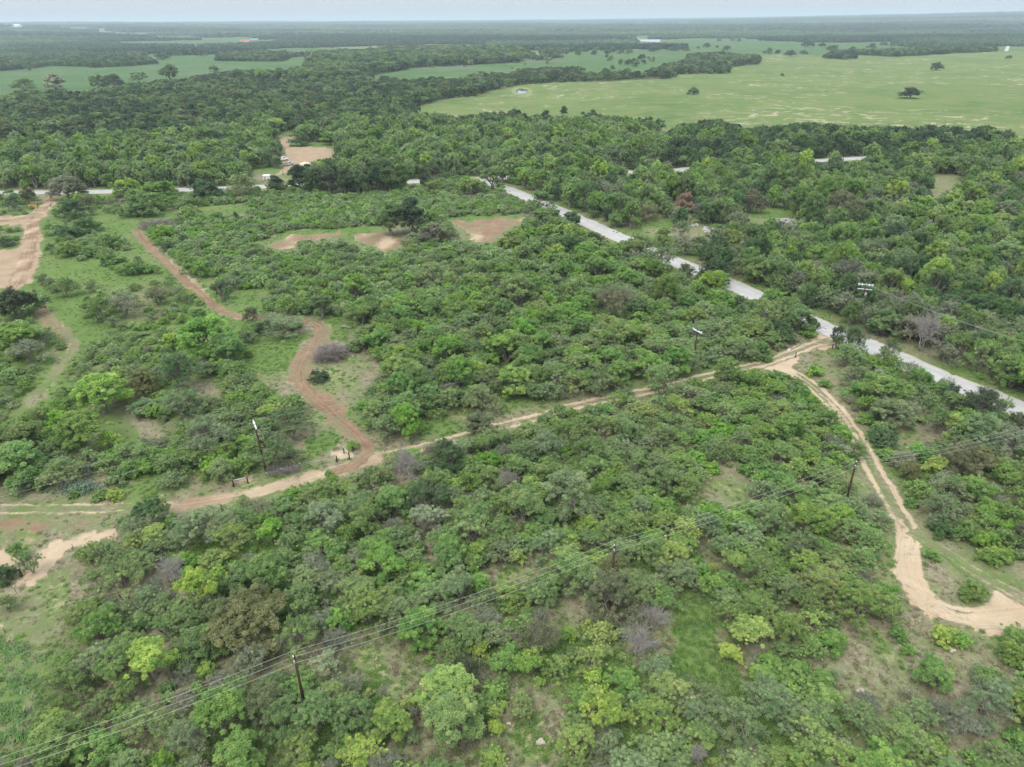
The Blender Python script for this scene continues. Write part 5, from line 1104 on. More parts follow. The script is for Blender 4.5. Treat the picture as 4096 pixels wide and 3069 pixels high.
POLE3 = at(*q(9, 1105, 1015)); 
def height_at(xy, v):
    lo, hi = 0.0, 40.0
    for _ in range(40):
        m_ = (lo + hi) / 2
        if pix(xy[0], xy[1], m_)[1] > v: lo = m_
        else: hi = m_
    return lo
H3 = height_at(POLE3, q(9, 1150, 862)[1])
P1 = at(*q(7, 1680, 765)); H1 = height_at(P1, q(7, 1610, 470)[1])
P2 = at(*q(9, 122, 258)); H2 = height_at(P2, q(9, 148, 35)[1])
H6 = 8.6; P6 = at(*q(6, 1214, 690), H6)
print('pole heights', H1, H2, H3, H6)
H3 = 8.0
P4 = at(*q(8, 1752, 1232), H3); P5 = at(*q(10, 1860, 718), H3)
P3T = at(*q(9, 1152, 862), H3)
P3R = at(*q(9, 2212, 668), H3)
P3R = P3T + (P3R - P3T) * 1.03
P5L = P5 + (P5 - P4) * 1.0
P1 = np.array(P1); P0 = P1 - (P2 - P1) * np.array([1.0, 1.15]); P7 = at(*q(6, 2212, 1070), 7.5); P7 = P6 + (P7 - P6) * 1.25
HP = float(np.clip((H1 + H2) / 2, 7.5, 10.5))

ARM1 = [at(*q(7, 1603, 466), H1), at(*q(7, 1621, 513), H1)]; ARM2 = [at(*q(9, 125, 28), H2), at(*q(9, 171, 51), H2)]
def ang(P): return math.atan2(P[1][1] - P[0][1], P[1][0] - P[0][0])
print('arms', ang(ARM1), np.hypot(*(ARM1[1] - ARM1[0])), ang(ARM2), np.hypot(*(ARM2[1] - ARM2[0])))
AN1, AN2 = ang(ARM1), ang(ARM2)
def pole(xy, H, top_off, label, arm_dir, arm_len, style):
    o = thing('utility_pole', label, 'utility pole', (xy[0], xy[1], 0), group='utility poles carrying the overhead wires')
    t = (top_off[0], top_off[1], H); m = MB(); m.tube([(0, 0, -0.3), (t[0] * .5, t[1] * .5, H * .5), t], [0.17, 0.145, 0.115], 10)
    link('shaft', m.mesh('pole_shaft', [M_POLE], True), o)
    ca, sa = math.cos(arm_dir), math.sin(arm_dir)
    if style == 'arm':
        m = MB(); m.box((t[0], t[1], H - 0.12), (arm_len, 0.22, 0.18), arm_dir)
        link('crossarm', m.mesh('crossarm', [M_ARM]), o)
        for k in (-0.46, 0.46):
            m = MB(); m.tube([(t[0] + ca * arm_len * k, t[1] + sa * arm_len * k, H - 0.03), (t[0] + ca * arm_len * k, t[1] + sa * arm_len * k, H + 0.22)], [0.06, 0.045], 8)
            link('insulator', m.mesh('insulator', [M_PORC], True), o)
        m = MB(); m.tube([(t[0] * .8, t[1] * .8, H * 0.80 - .1), (t[0] * .8 - sa * .2, t[1] * .8 + ca * .2, H * 0.80)], 0.06, 8); link('insulator', m.mesh('insulator', [M_PORC], True), o)
    elif style == 'armored':
        for dz in (-0.15, -1.2):
            m = MB(); m.box((t[0], t[1], H + dz), (arm_len, 0.14, 0.14), arm_dir); link('crossarm', m.mesh('crossarm', [M_ARM]), o)
        m = MB()
        for k in np.linspace(-0.48, 0.48, 5):
            p_ = (t[0] + ca * arm_len * k, t[1] + sa * arm_len * k, H + 0.05)
            m.tube([p_, (p_[0], p_[1], H - .55)], 0.10, 6)
        link('insulator', m.mesh('insulators', [M_PORC], True), o)
        m = MB(); m.tube([(t[0] + .3, t[1] - .2, H - 2.0), (t[0] + .3, t[1] - .2, H - 2.8)], 0.22, 10); link('transformer', m.mesh('transformer', [M_ROCK], True), o)
    else:
        for k, dz in ((-1, 0.05), (1, -0.30), (-1, -0.62)):
            m = MB(); c_ = (t[0] + ca * 0.16 * k, t[1] + sa * 0.16 * k, H + dz); m.tube([(c_[0], c_[1], c_[2] - .08), (c_[0], c_[1], c_[2] + .12)], [0.07, 0.05], 8); link('insulator', m.mesh('insulator', [M_PORC], True), o)
    return o
d1 = P2 - P1; an1 = math.atan2(d1[1], d1[0]) + math.pi / 2
T1 = at(*q(7, 1608, 470), H1) - P1; T2 = at(*q(9, 148, 35), H2) - P2
pole(P1, H1, T1 * 0.9, 'dark utility pole with white crossarm beside the lower left sandy track', AN1, 2.6, 'arm')
pole(P2, H2, T2 * 0.9, 'dark utility pole with white crossarm left of the track entrance', AN2, 2.6, 'arm')
pole(P3T, H3, (0, 0), 'plain brown utility pole beside the two-rut sandy track', 1.2, 0, 'plain')
pole(P4, H3, (0, 0), 'utility pole half buried in the thicket in the middle of the nearest wires', 1.2, 0, 'plain')
pole(P5, H3, (0, 0), 'red-brown utility pole with white insulators at the lower left under the wires', 1.2, 0, 'plain')
pole(P6, H6, (0, 0), 'utility pole with white double crossarms and transformer east of the paved road', -0.35, 3.0, 'armored')

def wire(A, B, ha, hb, offs, sag, label, grp):
    m = MB()
    pts = []
    for i in range(25):
        t = i / 24; pts.append((A[0] + (B[0] - A[0]) * t, A[1] + (B[1] - A[1]) * t, ha + (hb - ha) * t - 4 * sag * t * (1 - t)))
    return pts
def wires(route, hts, offsets, sag, labels, grp, r=0.011):
    for (ox, oy, oz), lab in zip(offsets, labels):
        m = MB(); P = []
        for k in range(len(route) - 1):
            A, B = route[k], route[k + 1]
            P += wire((A[0] + ox, A[1] + oy), (B[0] + ox, B[1] + oy), hts[k] + oz, hts[k + 1] + oz, None, sag, '', '')[0 if k == 0 else 1:]
        m.tube(P, r, 4, cap=False)
        tag(link('overhead_wire', m.mesh('overhead_wire', [M_WIRE], True)), lab, 'wire', grp)
ca, sa = -math.cos(AN1), -math.sin(AN1)
wires([P0 + T1, P1 + T1 * .9, P2 + T2 * .9, P6], [H1, H1, H2, H6], [(ca * 1.15, sa * 1.15, .22), (-ca * 1.15, -sa * 1.15, .22), (0, 0, -1.9)], 1.1,
      ['far side wire of the upper line running behind the white crossarm pole', 'near side wire of the upper line over the red dirt track', 'lowest wire of the upper line, below the white crossarms'], 'wires of the upper power line')
wires([P6, P7], [H6, H6], [(-.6, .9, .1), (0, 0, 0), (.6, -.9, .1)], 1.0, ['far wire running right from the crossarmed pole east of the road', 'middle wire running right from the crossarmed pole east of the road', 'near wire running right from the crossarmed pole east of the road'], 'wires east of the road')
p3 = P3T
wires([P5L, P5, P4, p3, P3R], [H3, H3, H3, H3, H3 + .3], [(-.25, .45, .15), (0, 0, -.12), (.28, -.45, -.42)], 0.75, ['upper of the three nearest wires crossing the thicket from the lower left', 'middle of the three nearest wires crossing the thicket from the lower left', 'lower of the three nearest wires crossing the thicket from the lower left'], 'wires of the nearest power line', 0.0135)

# fence posts
def post(r, x, y, top, label, rad=0.10, tee=False, grp='wooden fence posts'):
    xy = at(*q(r, x, y)); H = min(max(height_at(xy, q(r, x, top)[1]), 1.1), 1.9)
    o = thing('fence_post', label, 'fence post', (xy[0], xy[1], 0), group=grp); m = MB()
    if tee:
        m.box((0, 0, H / 2), (0.05, 0.02, H)); m.box((0, 0.02, H / 2), (0.015, 0.04, H)); link('shaft', m.mesh('steel_post', [M_STEEL]), o)
        m = MB(); m.box((0, 0.01, H - 0.06), (0.07, 0.055, 0.14)); link('cap', m.mesh('post_cap', [M_WHITE]), o)
    else:
        m.tube([(0, 0, -.1), (0.01, 0, H * .5), (0, 0.01, H)], [rad * 1.05, rad, rad * .92], 9); link('shaft', m.mesh('wood_post', [M_POST], True), o)
        m = MB(); m.tube([(0, .01, H), (0, .01, H + 0.03)], rad * 0.88, 9); link('cap', m.mesh('post_top', [M_DEADW], True), o)
    return xy, H
A1, hA = post(7, 1478, 866, 820, 'left dark post of the two-post pipe brace'); A2, hB = post(7, 1568, 845, 800, 'right dark post of the two-post pipe brace')
B1, hC = post(7, 2130, 710, 668, 'left dark post of the corner pipe brace'); B2, hD = post(8, 76, 693, 642, 'right corner dark post of the corner pipe brace'); B3, hE = post(7, 2175, 655, 618, 'rear dark post of the corner pipe brace')
def pipe(a, b, h, label):
    m = MB(); m.tube([(a[0], a[1], h), (b[0], b[1], h)], 0.045, 8); tag(link('brace_pipe', m.mesh('brace_pipe', [M_PIPE], True)), label, 'pipe rail', 'white pipe rails of the fence braces')
pipe(A1, A2, 1.15, 'white pipe rail joining the two-post brace by the sandy track'); pipe(B1, B2, 1.2, 'longer white pipe rail of the corner brace, along the track'); pipe(B3, B2, 1.2, 'shorter white pipe rail of the corner brace, running back from the corner')
post(7, 1405, 1018, 976, 'dark wooden post on the lower side of the sandy track', .12)
post(9, 655, 166, 126, 'dark wooden post beside the round green bush at the entrance'); post(9, 767, 206, 168, 'slanting dark post on the near side of the entrance'); post(9, 1000, 152, 120, 'dark post at the road end of the entrance under the small tree')
post(10, 137, 214, 166, 'thick dark post at the left edge sandy patch, nearer of two', .15); post(10, 152, 150, 112, 'thick dark post at the left edge sandy patch, farther of two', .15)
post(12, 2008, 822, 786, 'lone dark post in the dry brush below the turnaround'); post(8, 1182, 503, 460, 'dark post between the ruts of the middle track')
for x, y, tp, lb in [(104, 322, 280, 'green steel fence post below the sandy patch, white tip, farthest of three'), (72, 438, 398, 'green steel fence post below the sandy patch, white tip, middle of three'), (35, 576, 528, 'green steel fence post below the sandy patch, white tip, nearest of three')]:
    post(10, x, y, tp, lb, tee=True, grp='steel fence posts')
for x, y, tp, lb in [(1690, 818, 776, 'thin steel fence post right of the two-post brace'), (1784, 790, 750, 'thin steel fence post below the small brush heap, left one'), (1900, 758, 715, 'thin steel fence post below the small brush heap, right one'), (2018, 734, 702, 'thin steel fence post left of the corner brace'), (2122, 600, 560, 'thin steel fence post behind the corner brace'), (1147, 1088, 1056, 'thin steel post below the wide sandy bend')]:
    post(7, x, y, tp, lb, tee=True, grp='steel fence posts')
post(10, 465, 45, 15, 'thin steel post right of the left edge sandy strip', tee=True, grp='steel fence posts')
# fence wire between the braces
fw = [A2] + [at(*q(7, x, y)) for x, y in ((1690, 818), (1784, 790), (1900, 758), (2018, 734), (2130, 710))]
for h, nm in ((0.5, 'lower'), (0.85, 'middle'), (1.15, 'upper')):
    m = MB(); m.tube([(p[0], p[1], h) for p in fw], 0.012, 3, cap=False); tag(link('fence_wire', m.mesh('fence_wire', [M_WIRE])), nm + ' strand of the wire fence between the pipe braces', 'fence wire', 'fence strands')

def sign():
    a = at(*q(9, 726, 186)); o = thing('small_sign', 'small white sign on a thin stake at the track entrance', 'sign', (a[0], a[1], 0), 0.35)
    m = MB(); m.tube([(0, 0, 0), (0.02, 0, 1.3)], 0.03, 6); link('stake', m.mesh('stake', [M_PIPE], True), o)
    m = MB(); m.box((-.25, 0.0, 1.05), (0.62, 0.03, 0.55)); link('panel', m.mesh('sign_panel', [M_WHITE]), o)
sign()
def gate():     # fallen wire gate across the entrance
    a = at(*q(9, 655, 166)); b = at(*q(9, 767, 206)); m = MB()
    for h in (0.3, .6, .9): m.tube([(a[0], a[1], h), ((a[0] + b[0]) / 2, (a[1] + b[1]) / 2, h - .12), (b[0], b[1], h)], 0.012, 3, cap=False)
    tag(link('wire_gate', m.mesh('wire_gate', [M_WIRE])), 'thin wire gate slung across the sandy entrance behind the sign', 'gate')
gate()

def brush_pile(r, x, y, w, dpt, h, n, label, rot=0, nb=6):
    a = at(*q(r, x, y)); o = thing('brush_pile', label, 'brush pile', (a[0], a[1], 0), rot, 'heaps of cut brush'); rng = np.random.RandomState(int(x))
    segs = []
    hum = [(rng.uniform(-.30, .30) * w, rng.uniform(-.28, .28) * dpt, rng.uniform(.55, 1.0)) for _ in range(7)]
    for _ in range(n):
        hx, hy, hh = hum[rng.randint(7)]; px_, py_ = hx + rng.normal() * w * 0.10, hy + rng.normal() * dpt * 0.11; e = max(0, 1 - (px_ / (w * .5)) ** 2 - (py_ / (dpt * .5)) ** 2)
        e *= 0.75 + 0.25 * math.sin(px_ * 1.9 + x) * math.cos(py_ * 2.3)
        if rng.uniform() < 0.35: e *= rng.uniform(.3, 1)
        zc = h * hh * max(.15, 1 - math.hypot((px_ - hx) / (w * .25), (py_ - hy) / (dpt * .28)) ** 2) * rng.uniform(0.1, 1.0) ** 0.6
        zc_ = h * e ** 0.6 * rng.uniform(0.1, 1.0) ** 0.6; an = rng.uniform(0, 6.28); L = rng.uniform(0.5, 1.9); ti = rng.uniform(-.25, .6)
        p0 = np.array([px_, py_, max(0.03, zc - .1)]); 
        if rng.uniform() < 0.12: L *= 1.8
        p1 = p0 + np.array([math.cos(an) * L, math.sin(an) * L, ti * L]); p1[2] = max(p1[2], 0.02)
        r0 = rng.choice([0.014, 0.022, 0.045], p=[.45, .35, .2]); segs.append((curve(p0, p1, rng, .10, 4), r0, r0 * .4))
    v, f = tubes(segs, 3); stuff(link('twigs', np_mesh('brush_twigs', v, f, [M_PILEW]), o))
    for k in range(nb):
        an = rng.uniform(0, 6.28); L = w * rng.uniform(.25, .45); p0 = np.array([rng.normal() * w * .12, rng.normal() * dpt * .12, h * .5]); p1 = p0 + np.array([math.cos(an) * L, math.sin(an) * L * dpt / w * 1.3, rng.uniform(-.3, .25)])
        p1[2] = max(.08, p1[2]); v, f = tubes([(curve(p0, p1, rng, .12, 6), 0.09, 0.025), (curve((p0 + p1) / 2, p1 + rng.normal(size=3) * .6, rng, .1, 4), 0.04, .012)], 6)
        link('branch', np_mesh('cut_branch', v, f, [M_DEADW], smooth=True), o)
brush_pile(4, 2112, 1152, 7.4, 6.8, 2.7, 7000, 'tangled grey brush pile, rounder one, right of the red dirt track')
brush_pile(4, 965, 338, 15.0, 5.5, 2.9, 7000, 'long low grey brush heap at the top of the straight red track', nb=8)
brush_pile(7, 1790, 765, 5.6, 2.2, 0.7, 500, 'thin scatter of cut branches under the mesquite by the crossarm pole', nb=3)
brush_pile(2, 1010, 1045, 9, 4, 1.0, 700, 'pale heap of dead brush beyond the paved road under the oaks', nb=3)

def log(r, x, y, L, rot, label):
    a = at(*q(r, x, y)); rng = np.random.RandomState(int(x) + 5); o = thing('fallen_log', label, 'log', (a[0], a[1], 0), rot, 'fallen logs in the grass')
    v, f = tubes([(np.array([[0, 0, .22], [L * .3, .1, .3], [L * .6, -.05, .26], [L, .12, .14]]), 0.24, 0.13)], 8); link('trunk', np_mesh('log', v, f, [M_PILEW], smooth=True), o)
    for k in range(3):
        s = np.array([L * (.05 + .22 * k), 0, .28]); e = s + np.array([rng.uniform(-.6, .8), (-1) ** k * rng.uniform(.7, 1.4), rng.uniform(0, .5)]); v, f = tubes([(curve(s, e, rng, .15, 5), 0.10, .03)], 6)
        link('branch', np_mesh('log_branch', v, f, [M_DEADW], smooth=True), o)
log(5, 225, 1048, 2.9, 0.3, 'forked fallen log on the grass right of the round brush pile'); log(5, 25, 965, 2.6, -0.3, 'fallen log at the thicket edge above the round brush pile')

def cactus():
    a = at(*q(7, 500, 885)); rng = np.random.RandomState(3)
    o = thing('prickly_pear_cactus', 'blue-green prickly pear cactus patch above the lower left sandy track', 'cactus', (a[0], a[1], 0)); V = []; Fc = []; n0 = 0
    for _ in range(420):
        px_, py_ = rng.normal() * 1.5, rng.normal() * 0.75; b = np.array([px_, py_, rng.uniform(0, .9) * math.exp(-(px_ / 2.4) ** 2)]); an = rng.uniform(0, 6.28); ti = rng.uniform(-.4, .4)
        rx, rz_ = rng.uniform(.12, .18), rng.uniform(.18, .27); t = np.array([math.cos(an), math.sin(an), 0]); up = np.array([-math.sin(an) * ti, math.cos(an) * ti, 1]); up /= np.linalg.norm(up); nn = np.cross(t, up)
        th = np.arange(8) * math.pi / 4; ring = b + t * (np.cos(th) * rx)[:, None] + up * ((np.sin(th) + 1) * rz_)[:, None]
        V += [ring + nn * .025, ring - nn * .025]; k = n0
        Fc += [tuple(k + i for i in range(8)), tuple(k + 15 - i for i in range(8))] + [(k + i, k + 8 + i, k + 8 + (i + 1) % 8, k + (i + 1) % 8) for i in range(8)]; n0 += 16
    me = bpy.data.meshes.new('cactus_pads'); me.from_pydata([tuple(p) for p in np.concatenate(V)], [], Fc); me.materials.append(simple('cactus_skin', (0.20, 0.27, 0.18), .6, 1.2, (0.11, .16, .10))); stuff(link('pads', me, o))
cactus()

def slab():
    a = at(*q(9, 1765, 1335)); m = MB(); m.prism([(-1.25, .35), (-.1, -1.25), (1.35, .2), (1.1, .95), (-.6, .9)], .0, .28); o = thing('concrete_slab', 'square tan concrete slab by the track above the turnaround', 'slab', (a[0], a[1], 0))
    link('top', m.mesh('slab', [M_CONC]), o); m = MB(); m.prism([(-.08, -1.29), (1.38, .18), (1.42, .16), (-.1, -1.34)], .0, .22); link('rusty_edge', m.mesh('slab_edge', [M_RUST]), o)
    a = at(*q(9, 1832, 1305)); rock(a, 0.75, 'pale grey boulder right behind the concrete slab', M_ROCK, 21)
def rock(a, s, label, material, seed, grp=None):
    rng = np.random.RandomState(seed); v = []; n, k = 10, 6
    for i in range(k + 1):
        ph = math.pi * i / k
        for j in range(n):
            th = 2 * math.pi * j / n; rr = s * (1 + .25 * math.sin(3 * th + seed) * math.sin(ph) + rng.uniform(-.12, .12)); v.append((rr * math.sin(ph) * math.cos(th), rr * .7 * math.sin(ph) * math.sin(th), rr * .6 * math.cos(ph) + s * .3))
    f = [(i * n + j, i * n + (j + 1) % n, (i + 1) * n + (j + 1) % n, (i + 1) * n + j) for i in range(k) for j in range(n)]
    m = MB(); m.add(v, f); o = link('boulder' if s > .6 else 'stone', m.mesh('rock', [material]), loc=(a[0], a[1], 0)); tag(o, label, 'rock', grp); return o
slab()
for r, x, y, s, lb in [(9, 1045, 1090, .42, 'pale stone below the brown track-side pole'), (10, 1590, 410, .6, 'pale stones among the bushes right of the lime-green elm'), (11, 1085, 1150, .25, 'small pale stone right of the lime trees near the bottom'), (11, 1285, 1270, .5, 'tan rock in the brown opening at the bottom edge'), (12, 1180, 950, .5, 'tan rock pile in the grassy gap near the bottom right'), (12, 400, 1095, .4, 'pale stone in the scrub at the bottom right of centre'), (12, 1755, 690, .4, 'grey stone below the turnaround')]:
    rock(at(*q(r, x, y)), s, lb, M_CONC, int(x), 'scattered stones')
def rubble(r, x, y, w, dpt, n, label):
    a = at(*q(r, x, y)); o = thing('rubble_heap', label, 'rubble', (a[0], a[1], 0), 0, 'heaps of white rubble'); rng = np.random.RandomState(int(x) + 1)
    for k in range(n):
        m = MB(); s = rng.uniform(.45, 1.2); m.box((0, 0, 0), (s * 1.6, s, rng.uniform(.25, .6)), taper=.75); c = link('chunk', m.mesh('chunk', [M_ROCK]), o)
        c.location = (rng.uniform(-.5, .5) * w, rng.uniform(-.5, .5) * dpt, rng.uniform(.1, .6)); c.rotation_euler = (rng.uniform(-.4, .4), rng.uniform(-.4, .4), rng.uniform(0, 3))
rubble(6, 275, 352, 9, 5, 30, 'heap of white broken rubble left, under the thin trees east of the road'); rubble(6, 705, 295, 8, 4.5, 24, 'heap of pale grey slab rubble right, on the green opening east of the road'); rubble(6, 120, 325, 3, 2, 7, 'small pinkish rubble spill left of the white rubble heap')

def tyre():
    a = at(*q(7, 1838, 742)); m = MB(); n = 16
    m.tube([(0.32 * math.cos(t), 0.32 * math.sin(t), .12) for t in np.linspace(0, 2 * math.pi, 18)], .11, 7, cap=False); tag(link('old_tyre', m.mesh('tyre', [M_DARK], True), loc=(a[0], a[1], 0)), 'black tyre lying in the cut branches by the crossarm pole', 'tyre')
tyre()

def pickup(r, x, y, rz, label, material, rack=False):
    a = at(*q(r, x, y)); o = thing('pickup_truck', label, 'pickup truck', (a[0], a[1], 0), rz, 'pickup trucks parked in the clearing')
    m = MB(); side = [(-2.7, .5), (2.55, .5), (2.7, .75), (2.65, 1.0), (1.25, 1.12), (-2.7, 1.1)]
    def ext(pl, y0, y1):
        n = len(pl); m.add([(p[0], y0, p[1]) for p in pl] + [(p[0], y1, p[1]) for p in pl], [tuple(range(n)), tuple(range(2 * n - 1, n - 1, -1))] + [(i, n + i, n + (i + 1) % n, (i + 1) % n) for i in range(n)])
    ext(side, -.95, .95); link('body', m.mesh('truck_body', [material]), o)
    m = MB(); ext([(-.65, 1.08), (1.3, 1.09), (.75, 1.78), (-.5, 1.82)], -.82, .82); link('cab', m.mesh('truck_cab', [material]), o)
    m = MB(); ext([(.80, 1.20), (1.22, 1.14), (.80, 1.70), (.76, 1.72)], -.72, .72); link('windscreen', m.mesh('windscreen', [M_GLASS]), o)
    for s in (-1, 1):
        m = MB(); m.box((.15, s * .83, 1.46), (1.05, .03, .42)); link('side_window', m.mesh('side_window', [M_GLASS]), o)
        for xx in (-1.75, 1.7):
            m = MB(); m.tube([(xx, s * .80, .38), (xx, s * 1.0, .38)], .38, 14); w = link('wheel', m.mesh('wheel', [M_DARK], True), o); m = MB(); m.tube([(xx, s * .99, .38), (xx, s * 1.02, .38)], .2, 10); link('rim', m.mesh('rim', [M_CHROME]), w)
        m = MB(); m.box((2.69, s * .7, .85), (.05, .35, .18)); link('headlight', m.mesh('headlight', [M_PORC]), o)
    m = MB(); m.box((-1.7, 0, 1.105), (1.85, 1.6, .05)); link('truck_bed', m.mesh('truck_bed', [M_DARK]), o)
    if rack:
        m = MB()
        for xx in (-2.5, -.8):
            for s in (-.85, .85): m.tube([(xx, s, 1.1), (xx, s, 1.95)], .035, 5)
            m.tube([(xx, -.85, 1.95), (xx, .85, 1.95)], .035, 5)
        link('rack', m.mesh('rack', [M_DARK]), o)
M_SILV = simple('silver_paint', (0.55, 0.53, 0.55), .3, metal=.3)
pickup(0, 1133, 643, 0.75, 'white pickup truck half hidden by trees at the clearing edge', M_WHITE); pickup(0, 1156, 662, 1.1, 'silver pickup truck with rack beside the white pickup', M_SILV, True)
def shed():
    a = at(*q(0, 1068, 723)); o = thing('white_shed', 'small white metal shed on a tan base beside the paved road', 'shed', (a[0], a[1], 0), .05)
    m = MB(); m.box((0, 0, .3), (2.5, 1.9, .6)); link('base', m.mesh('shed_base', [M_WOODP]), o); m = MB(); m.box((0, 0, 1.35), (2.7, 2.1, 1.5)); link('wall', m.mesh('shed_wall', [M_WARE]), o)
    m = MB(); m.add([(-1.5, -1.2, 2.1), (1.5, -1.2, 2.1), (1.5, 1.2, 2.35), (-1.5, 1.2, 2.35), (-1.5, -1.2, 2.2), (1.5, -1.2, 2.2), (1.5, 1.2, 2.45), (-1.5, 1.2, 2.45)], [(3, 2, 1, 0), (4, 5, 6, 7), (0, 1, 5, 4), (1, 2, 6, 5), (2, 3, 7, 6), (3, 0, 4, 7)]); link('roof', m.mesh('shed_roof', [M_WARE]), o)
    m = MB(); m.box((-.4, -1.07, 1.2), (.8, .05, 1.2)); link('door', m.mesh('shed_door', [M_ROOF]), o)
shed()
def sandpile():
    a = at(*q(0, 1222, 664)); n = 20; m = MB(); v = []
    for i in range(7):
        t = i / 6; rr = 4.6 * (1 - t) ** 1.0 + .25
        for j in range(n): th = 2 * math.pi * j / n; k = 1 + .12 * math.sin(3 * th + 1) + .05 * math.sin(7 * th); v.append((rr * k * math.cos(th), rr * k * .8 * math.sin(th), 1.9 * (1 - (1 - t) ** 1.25)))
    m.add(v, [(i * n + j, i * n + (j + 1) % n, (i + 1) * n + (j + 1) % n, (i + 1) * n + j) for i in range(6) for j in range(n)] + [tuple(6 * n + j for j in range(n))])
    tag(link('sand_pile', m.mesh('sand_pile', [M_SANDP], True), loc=(a[0], a[1], 0)), 'cone of pale sand dumped in the clearing behind the dark trees', 'sand pile')
sandpile()
def yellow_board():
    a = at(*q(0, 133, 834)); o = thing('yellow_board', 'faded yellow board slung between two dark posts left of the track', 'board', (a[0], a[1], 0), .05)
    for s in (-1, 1): m = MB(); m.tube([(s * 1.8, 0, 0), (s * 1.8, 0, 1.75)], .11, 8); link('post', m.mesh('board_post', [M_POST], True), o)
    for k in range(4): m = MB(); m.box((0, 0, .35 + k * .33), (3.4, .06, .29)); link('plank', m.mesh('board_plank', [M_YEL]), o)
yellow_board()
for u, v, tp, lb in [(113, 815, 806, 'dark post standing left of the yellow board'), (204, 829, 817, 'dark post right of the sandy drive below the road'), (1133, 700, 679, 'dark gatepost on the drive to the parked trucks'), (1093, 712, 700, 'short dark post right of the white shed')]:
    post(0, u, v, tp, lb)

def pond():
    a = at_far(*q(2, 1165, 578)); m = MB(); n = 26; w = 34 * S * math.hypot(*a[:2]) / F; dp = 26
    m.add([(w * (1 + .1 * math.sin(2 * t)) * math.cos(t), dp * (1 + .12 * math.cos(3 * t)) * math.sin(t), 0) for t in np.arange(n) * 2 * math.pi / n], [tuple(range(n))])
    o = link('pond_water', m.mesh('pond', [M_WATER]), loc=(a[0], a[1], float(a[2]) + .12)); struct(o)
    m = MB(); R1, R0 = 1.9, 1.02
    v = [(w * k * math.cos(t), dp * k * math.sin(t), h) for k, h in ((R0 * .96, 0.05), (1.25, .22), (1.5, .2), (R1, -.05)) for t in np.arange(n) * 2 * math.pi / n]
    m.add(v, [(i * n + j, i * n + (j + 1) % n, (i + 1) * n + (j + 1) % n, (i + 1) * n + j) for i in range(3) for j in range(n)])
    g, nt = mat('pond_bank_grass'); finish(nt, mix(nt, ramp(nt, noise(nt, .15, 4, .6, N(nt, 'ShaderNodeNewGeometry').outputs['Position']), .35, .6), (.12, .21, .05), (.24, .21, .13)), .95, spec=.05)
    struct(link('pond_bank', m.mesh('pond_bank', [g], True), loc=(a[0], a[1], float(a[2]))))
pond()

def building(u, v, w, dp, h, rf, wall, roofm, rz, label, name='farm_building', cat='building', win=3, rr=1.6):
    a = at_far(u, v); o = thing(name, label, cat, (a[0], a[1], float(a[2]) - .3), rz, 'far buildings among the trees')
    m = MB(); m.box((0, 0, h / 2), (w, dp, h)); link('wall', m.mesh('wall', [wall]), o)
    m = MB(); e = .6; m.add([(-w / 2 - e, -dp / 2 - e, h), (w / 2 + e, -dp / 2 - e, h), (w / 2 + e, dp / 2 + e, h), (-w / 2 - e, dp / 2 + e, h), (-w / 2 - e, 0, h + rf), (w / 2 + e, 0, h + rf)], [(0, 1, 5, 4), (2, 3, 4, 5), (1, 2, 5), (3, 0, 4), (0, 3, 2, 1)]); link('roof', m.mesh('roof', [roofm]), o)
    m = MB(); m.box((w * .2, -dp / 2 - .03, 1.3), (max(1.2, w * .08), .12, 2.4)); link('door', m.mesh('door', [M_WALLT]), o)
    for k in range(win):
        m = MB(); m.box((-w * .42 + k * w * .18, -dp / 2 - .03, h * .55), (max(1.2, w * .07), .1, h * .3)); link('window', m.mesh('window', [M_GLASS]), o)
WV = next((v_ for v_ in np.arange(97, 125, .5) if math.hypot(*at_far(46, v_)[:2]) < 6500), 105)
building(46, WV, 128, 40, 10, 7, M_WARE, M_WARE, -.02, 'long white warehouse on the ridge at the far left horizon', 'warehouse', 'warehouse', 4)
building(139, 205, 26, 11, 4, 3.4, M_WALLT, M_ROOF, .1, 'low house with pale metal roof in the trees at far left, left of two', 'farmhouse', 'house'); building(211, 205, 29, 11, 4, 3.6, M_WALLT, M_ROOF, -.05, 'longer low house with pale metal roof in the trees at far left, right of two', 'farmhouse', 'house')
building(370, 217, 16, 7, 3, 1.6, M_WALLT, M_ROOF, 0, 'small pale shed in the trees right of the two far left houses', 'farm_shed', 'shed', 1); building(981, 170, 33, 12, 4.5, 5, M_WARE, M_REDROOF, .1, 'house with red roof among the far trees left of centre', 'farmhouse', 'house'); building(1018, 162, 28, 9, 3.5, 2.6, M_WALLT, M_ROOF, 0, 'grey roofed shed right behind the red roofed house', 'farm_shed', 'shed', 2)
building(2534, 166, 30, 14, 4, 5, M_WALLT, M_ROOF, -.06, 'barn with bright metal roof, left of the three far barns in the meadow', 'barn', 'barn'); building(2578, 172, 30, 14, 4, 5, M_WALLT, M_ROOF, -.1, 'open-sided barn, middle of the three far barns in the meadow', 'barn', 'barn', 2); building(2618, 171, 30, 18, 2.5, 6, M_WALLT, M_ROOF, -.05, 'broad grey roofed barn, right of the three far barns in the meadow', 'barn', 'barn', 0)
building(2512, 153, 9, 6, 5, 1, M_WARE, M_WARE, 0, 'small white tank house behind the far barns', 'tank_house', 'tank house', 1)
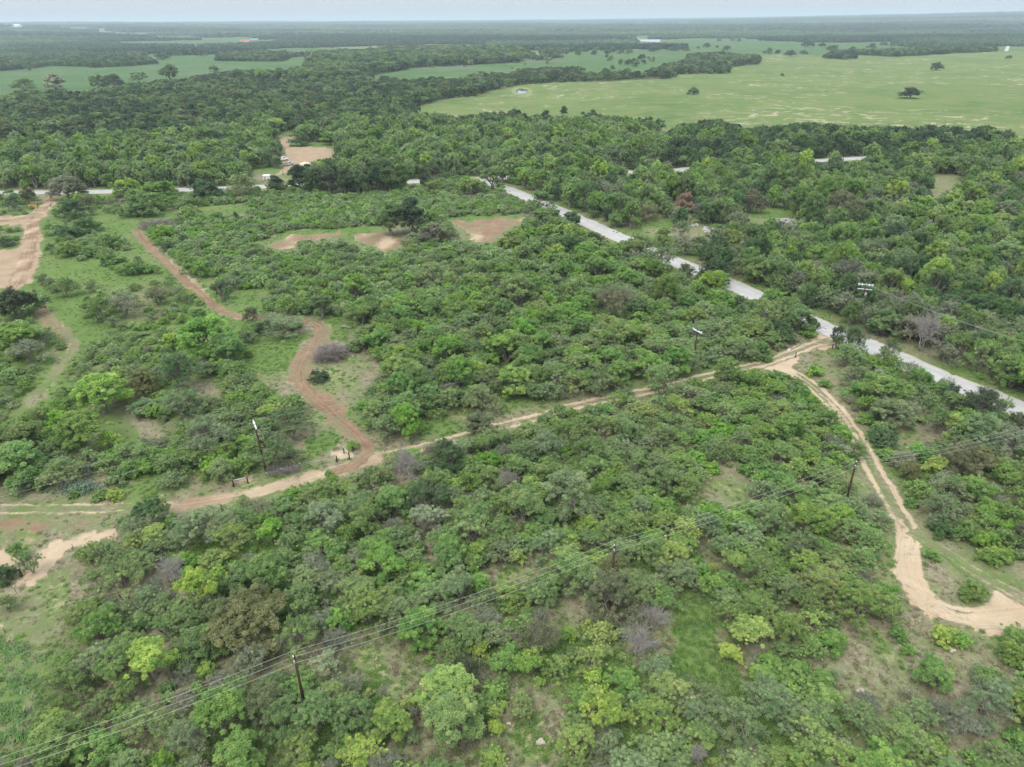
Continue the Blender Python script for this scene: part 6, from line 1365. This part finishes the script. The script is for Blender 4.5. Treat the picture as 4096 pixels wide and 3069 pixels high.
for u, v, w, lb in [(156, 88, 60, 'tiny pale building on the far left ridge right of the warehouse'), (1060, 96, 70, 'tiny pale building on the horizon ridge left of centre'), (2120, 82, 160, 'faint white sheds on the centre horizon, left'), (2200, 82, 190, 'faint white sheds on the centre horizon, right'), (2620, 73, 150, 'white works building on the horizon right of centre'), (2786, 73, 90, 'small white building on the horizon beyond the right field'), (2937, 102, 22, 'white trailer in the far trees right of centre'), (3498, 119, 26, 'white house in the far right woods, left of two'), (3510, 119, 20, 'white shed in the far right woods, right of two'), (3868, 79, 60, 'white building high on the far right ridge'), (3715, 113, 24, 'pale house low in the far right woods')]:
    building(u, v, w, w * .35, w * .10 + 1.5, w * .06 + 1, M_WARE, M_WARE, 0, lb, 'distant_building', 'building', 1)
for u, v, w, lb in [(2608, 74, 9, 'white water tower standing on the horizon right of centre')]:
    a = at_far(u, v); o = thing('water_tower', lb, 'water tower', (a[0], a[1], float(a[2]) - .5)); m = MB(); m.tube([(0, 0, 0), (0, 0, 32)], [3, 2.2], 10); link('stem', m.mesh('tower_stem', [M_WARE], True), o); m = MB(); m.tube([(0, 0, 30), (0, 0, 33), (0, 0, 40), (0, 0, 44)], [3, 11, 11, 2], 14); link('tank', m.mesh('tower_tank', [M_WARE], True), o)
# lonely line pole out in the meadow
a = at_far(*q(0, 2679, 212)); o = thing('meadow_pole', 'thin pale pole standing by the oaks in the far meadow', 'pole', (a[0], a[1], float(a[2]))); m = MB(); m.tube([(0, 0, 0), (0, 0, 9)], .25, 6); link('shaft', m.mesh('meadow_pole', [M_ROCK]), o); m = MB(); m.box((0, 0, 8.4), (2.4, .2, .2)); link('crossarm', m.mesh('meadow_arm', [M_ROCK]), o)
# pale road stub climbing between the far trees at the right
def far_road():
    L, Rr = [(3, 2085, 326), (3, 2098, 300), (3, 2112, 266)], [(3, 2112, 326), (3, 2120, 300), (3, 2136, 264)]
    V = [at_far(*q(*p)) for pair in zip(L, Rr) for p in pair]; m = MB(); m.add([(p[0], p[1], p[2] + .5) for p in V], [(0, 1, 3, 2), (2, 3, 5, 4)]); struct(link('far_road', m.mesh('far_road', [M_ASPH])))
far_road()

# ------------------------------------------------------------------ haze: closed box of even air
m = MB(); m.box((0, 34000, 31.0), (100000, 100000, 204)); hz_m, nt = mat('haze_air')
pv = N(nt, 'ShaderNodeVolumePrincipled'); pv.inputs['Color'].default_value = (0.78, 0.92, 1.0, 1); pv.inputs['Density'].default_value = 0.00012; pv.inputs['Anisotropy'].default_value = 0.1
oo = N(nt, 'ShaderNodeOutputMaterial'); nt.links.new(pv.outputs[0], oo.inputs['Volume'])
stuff(link('haze', m.mesh('haze', [hz_m])))
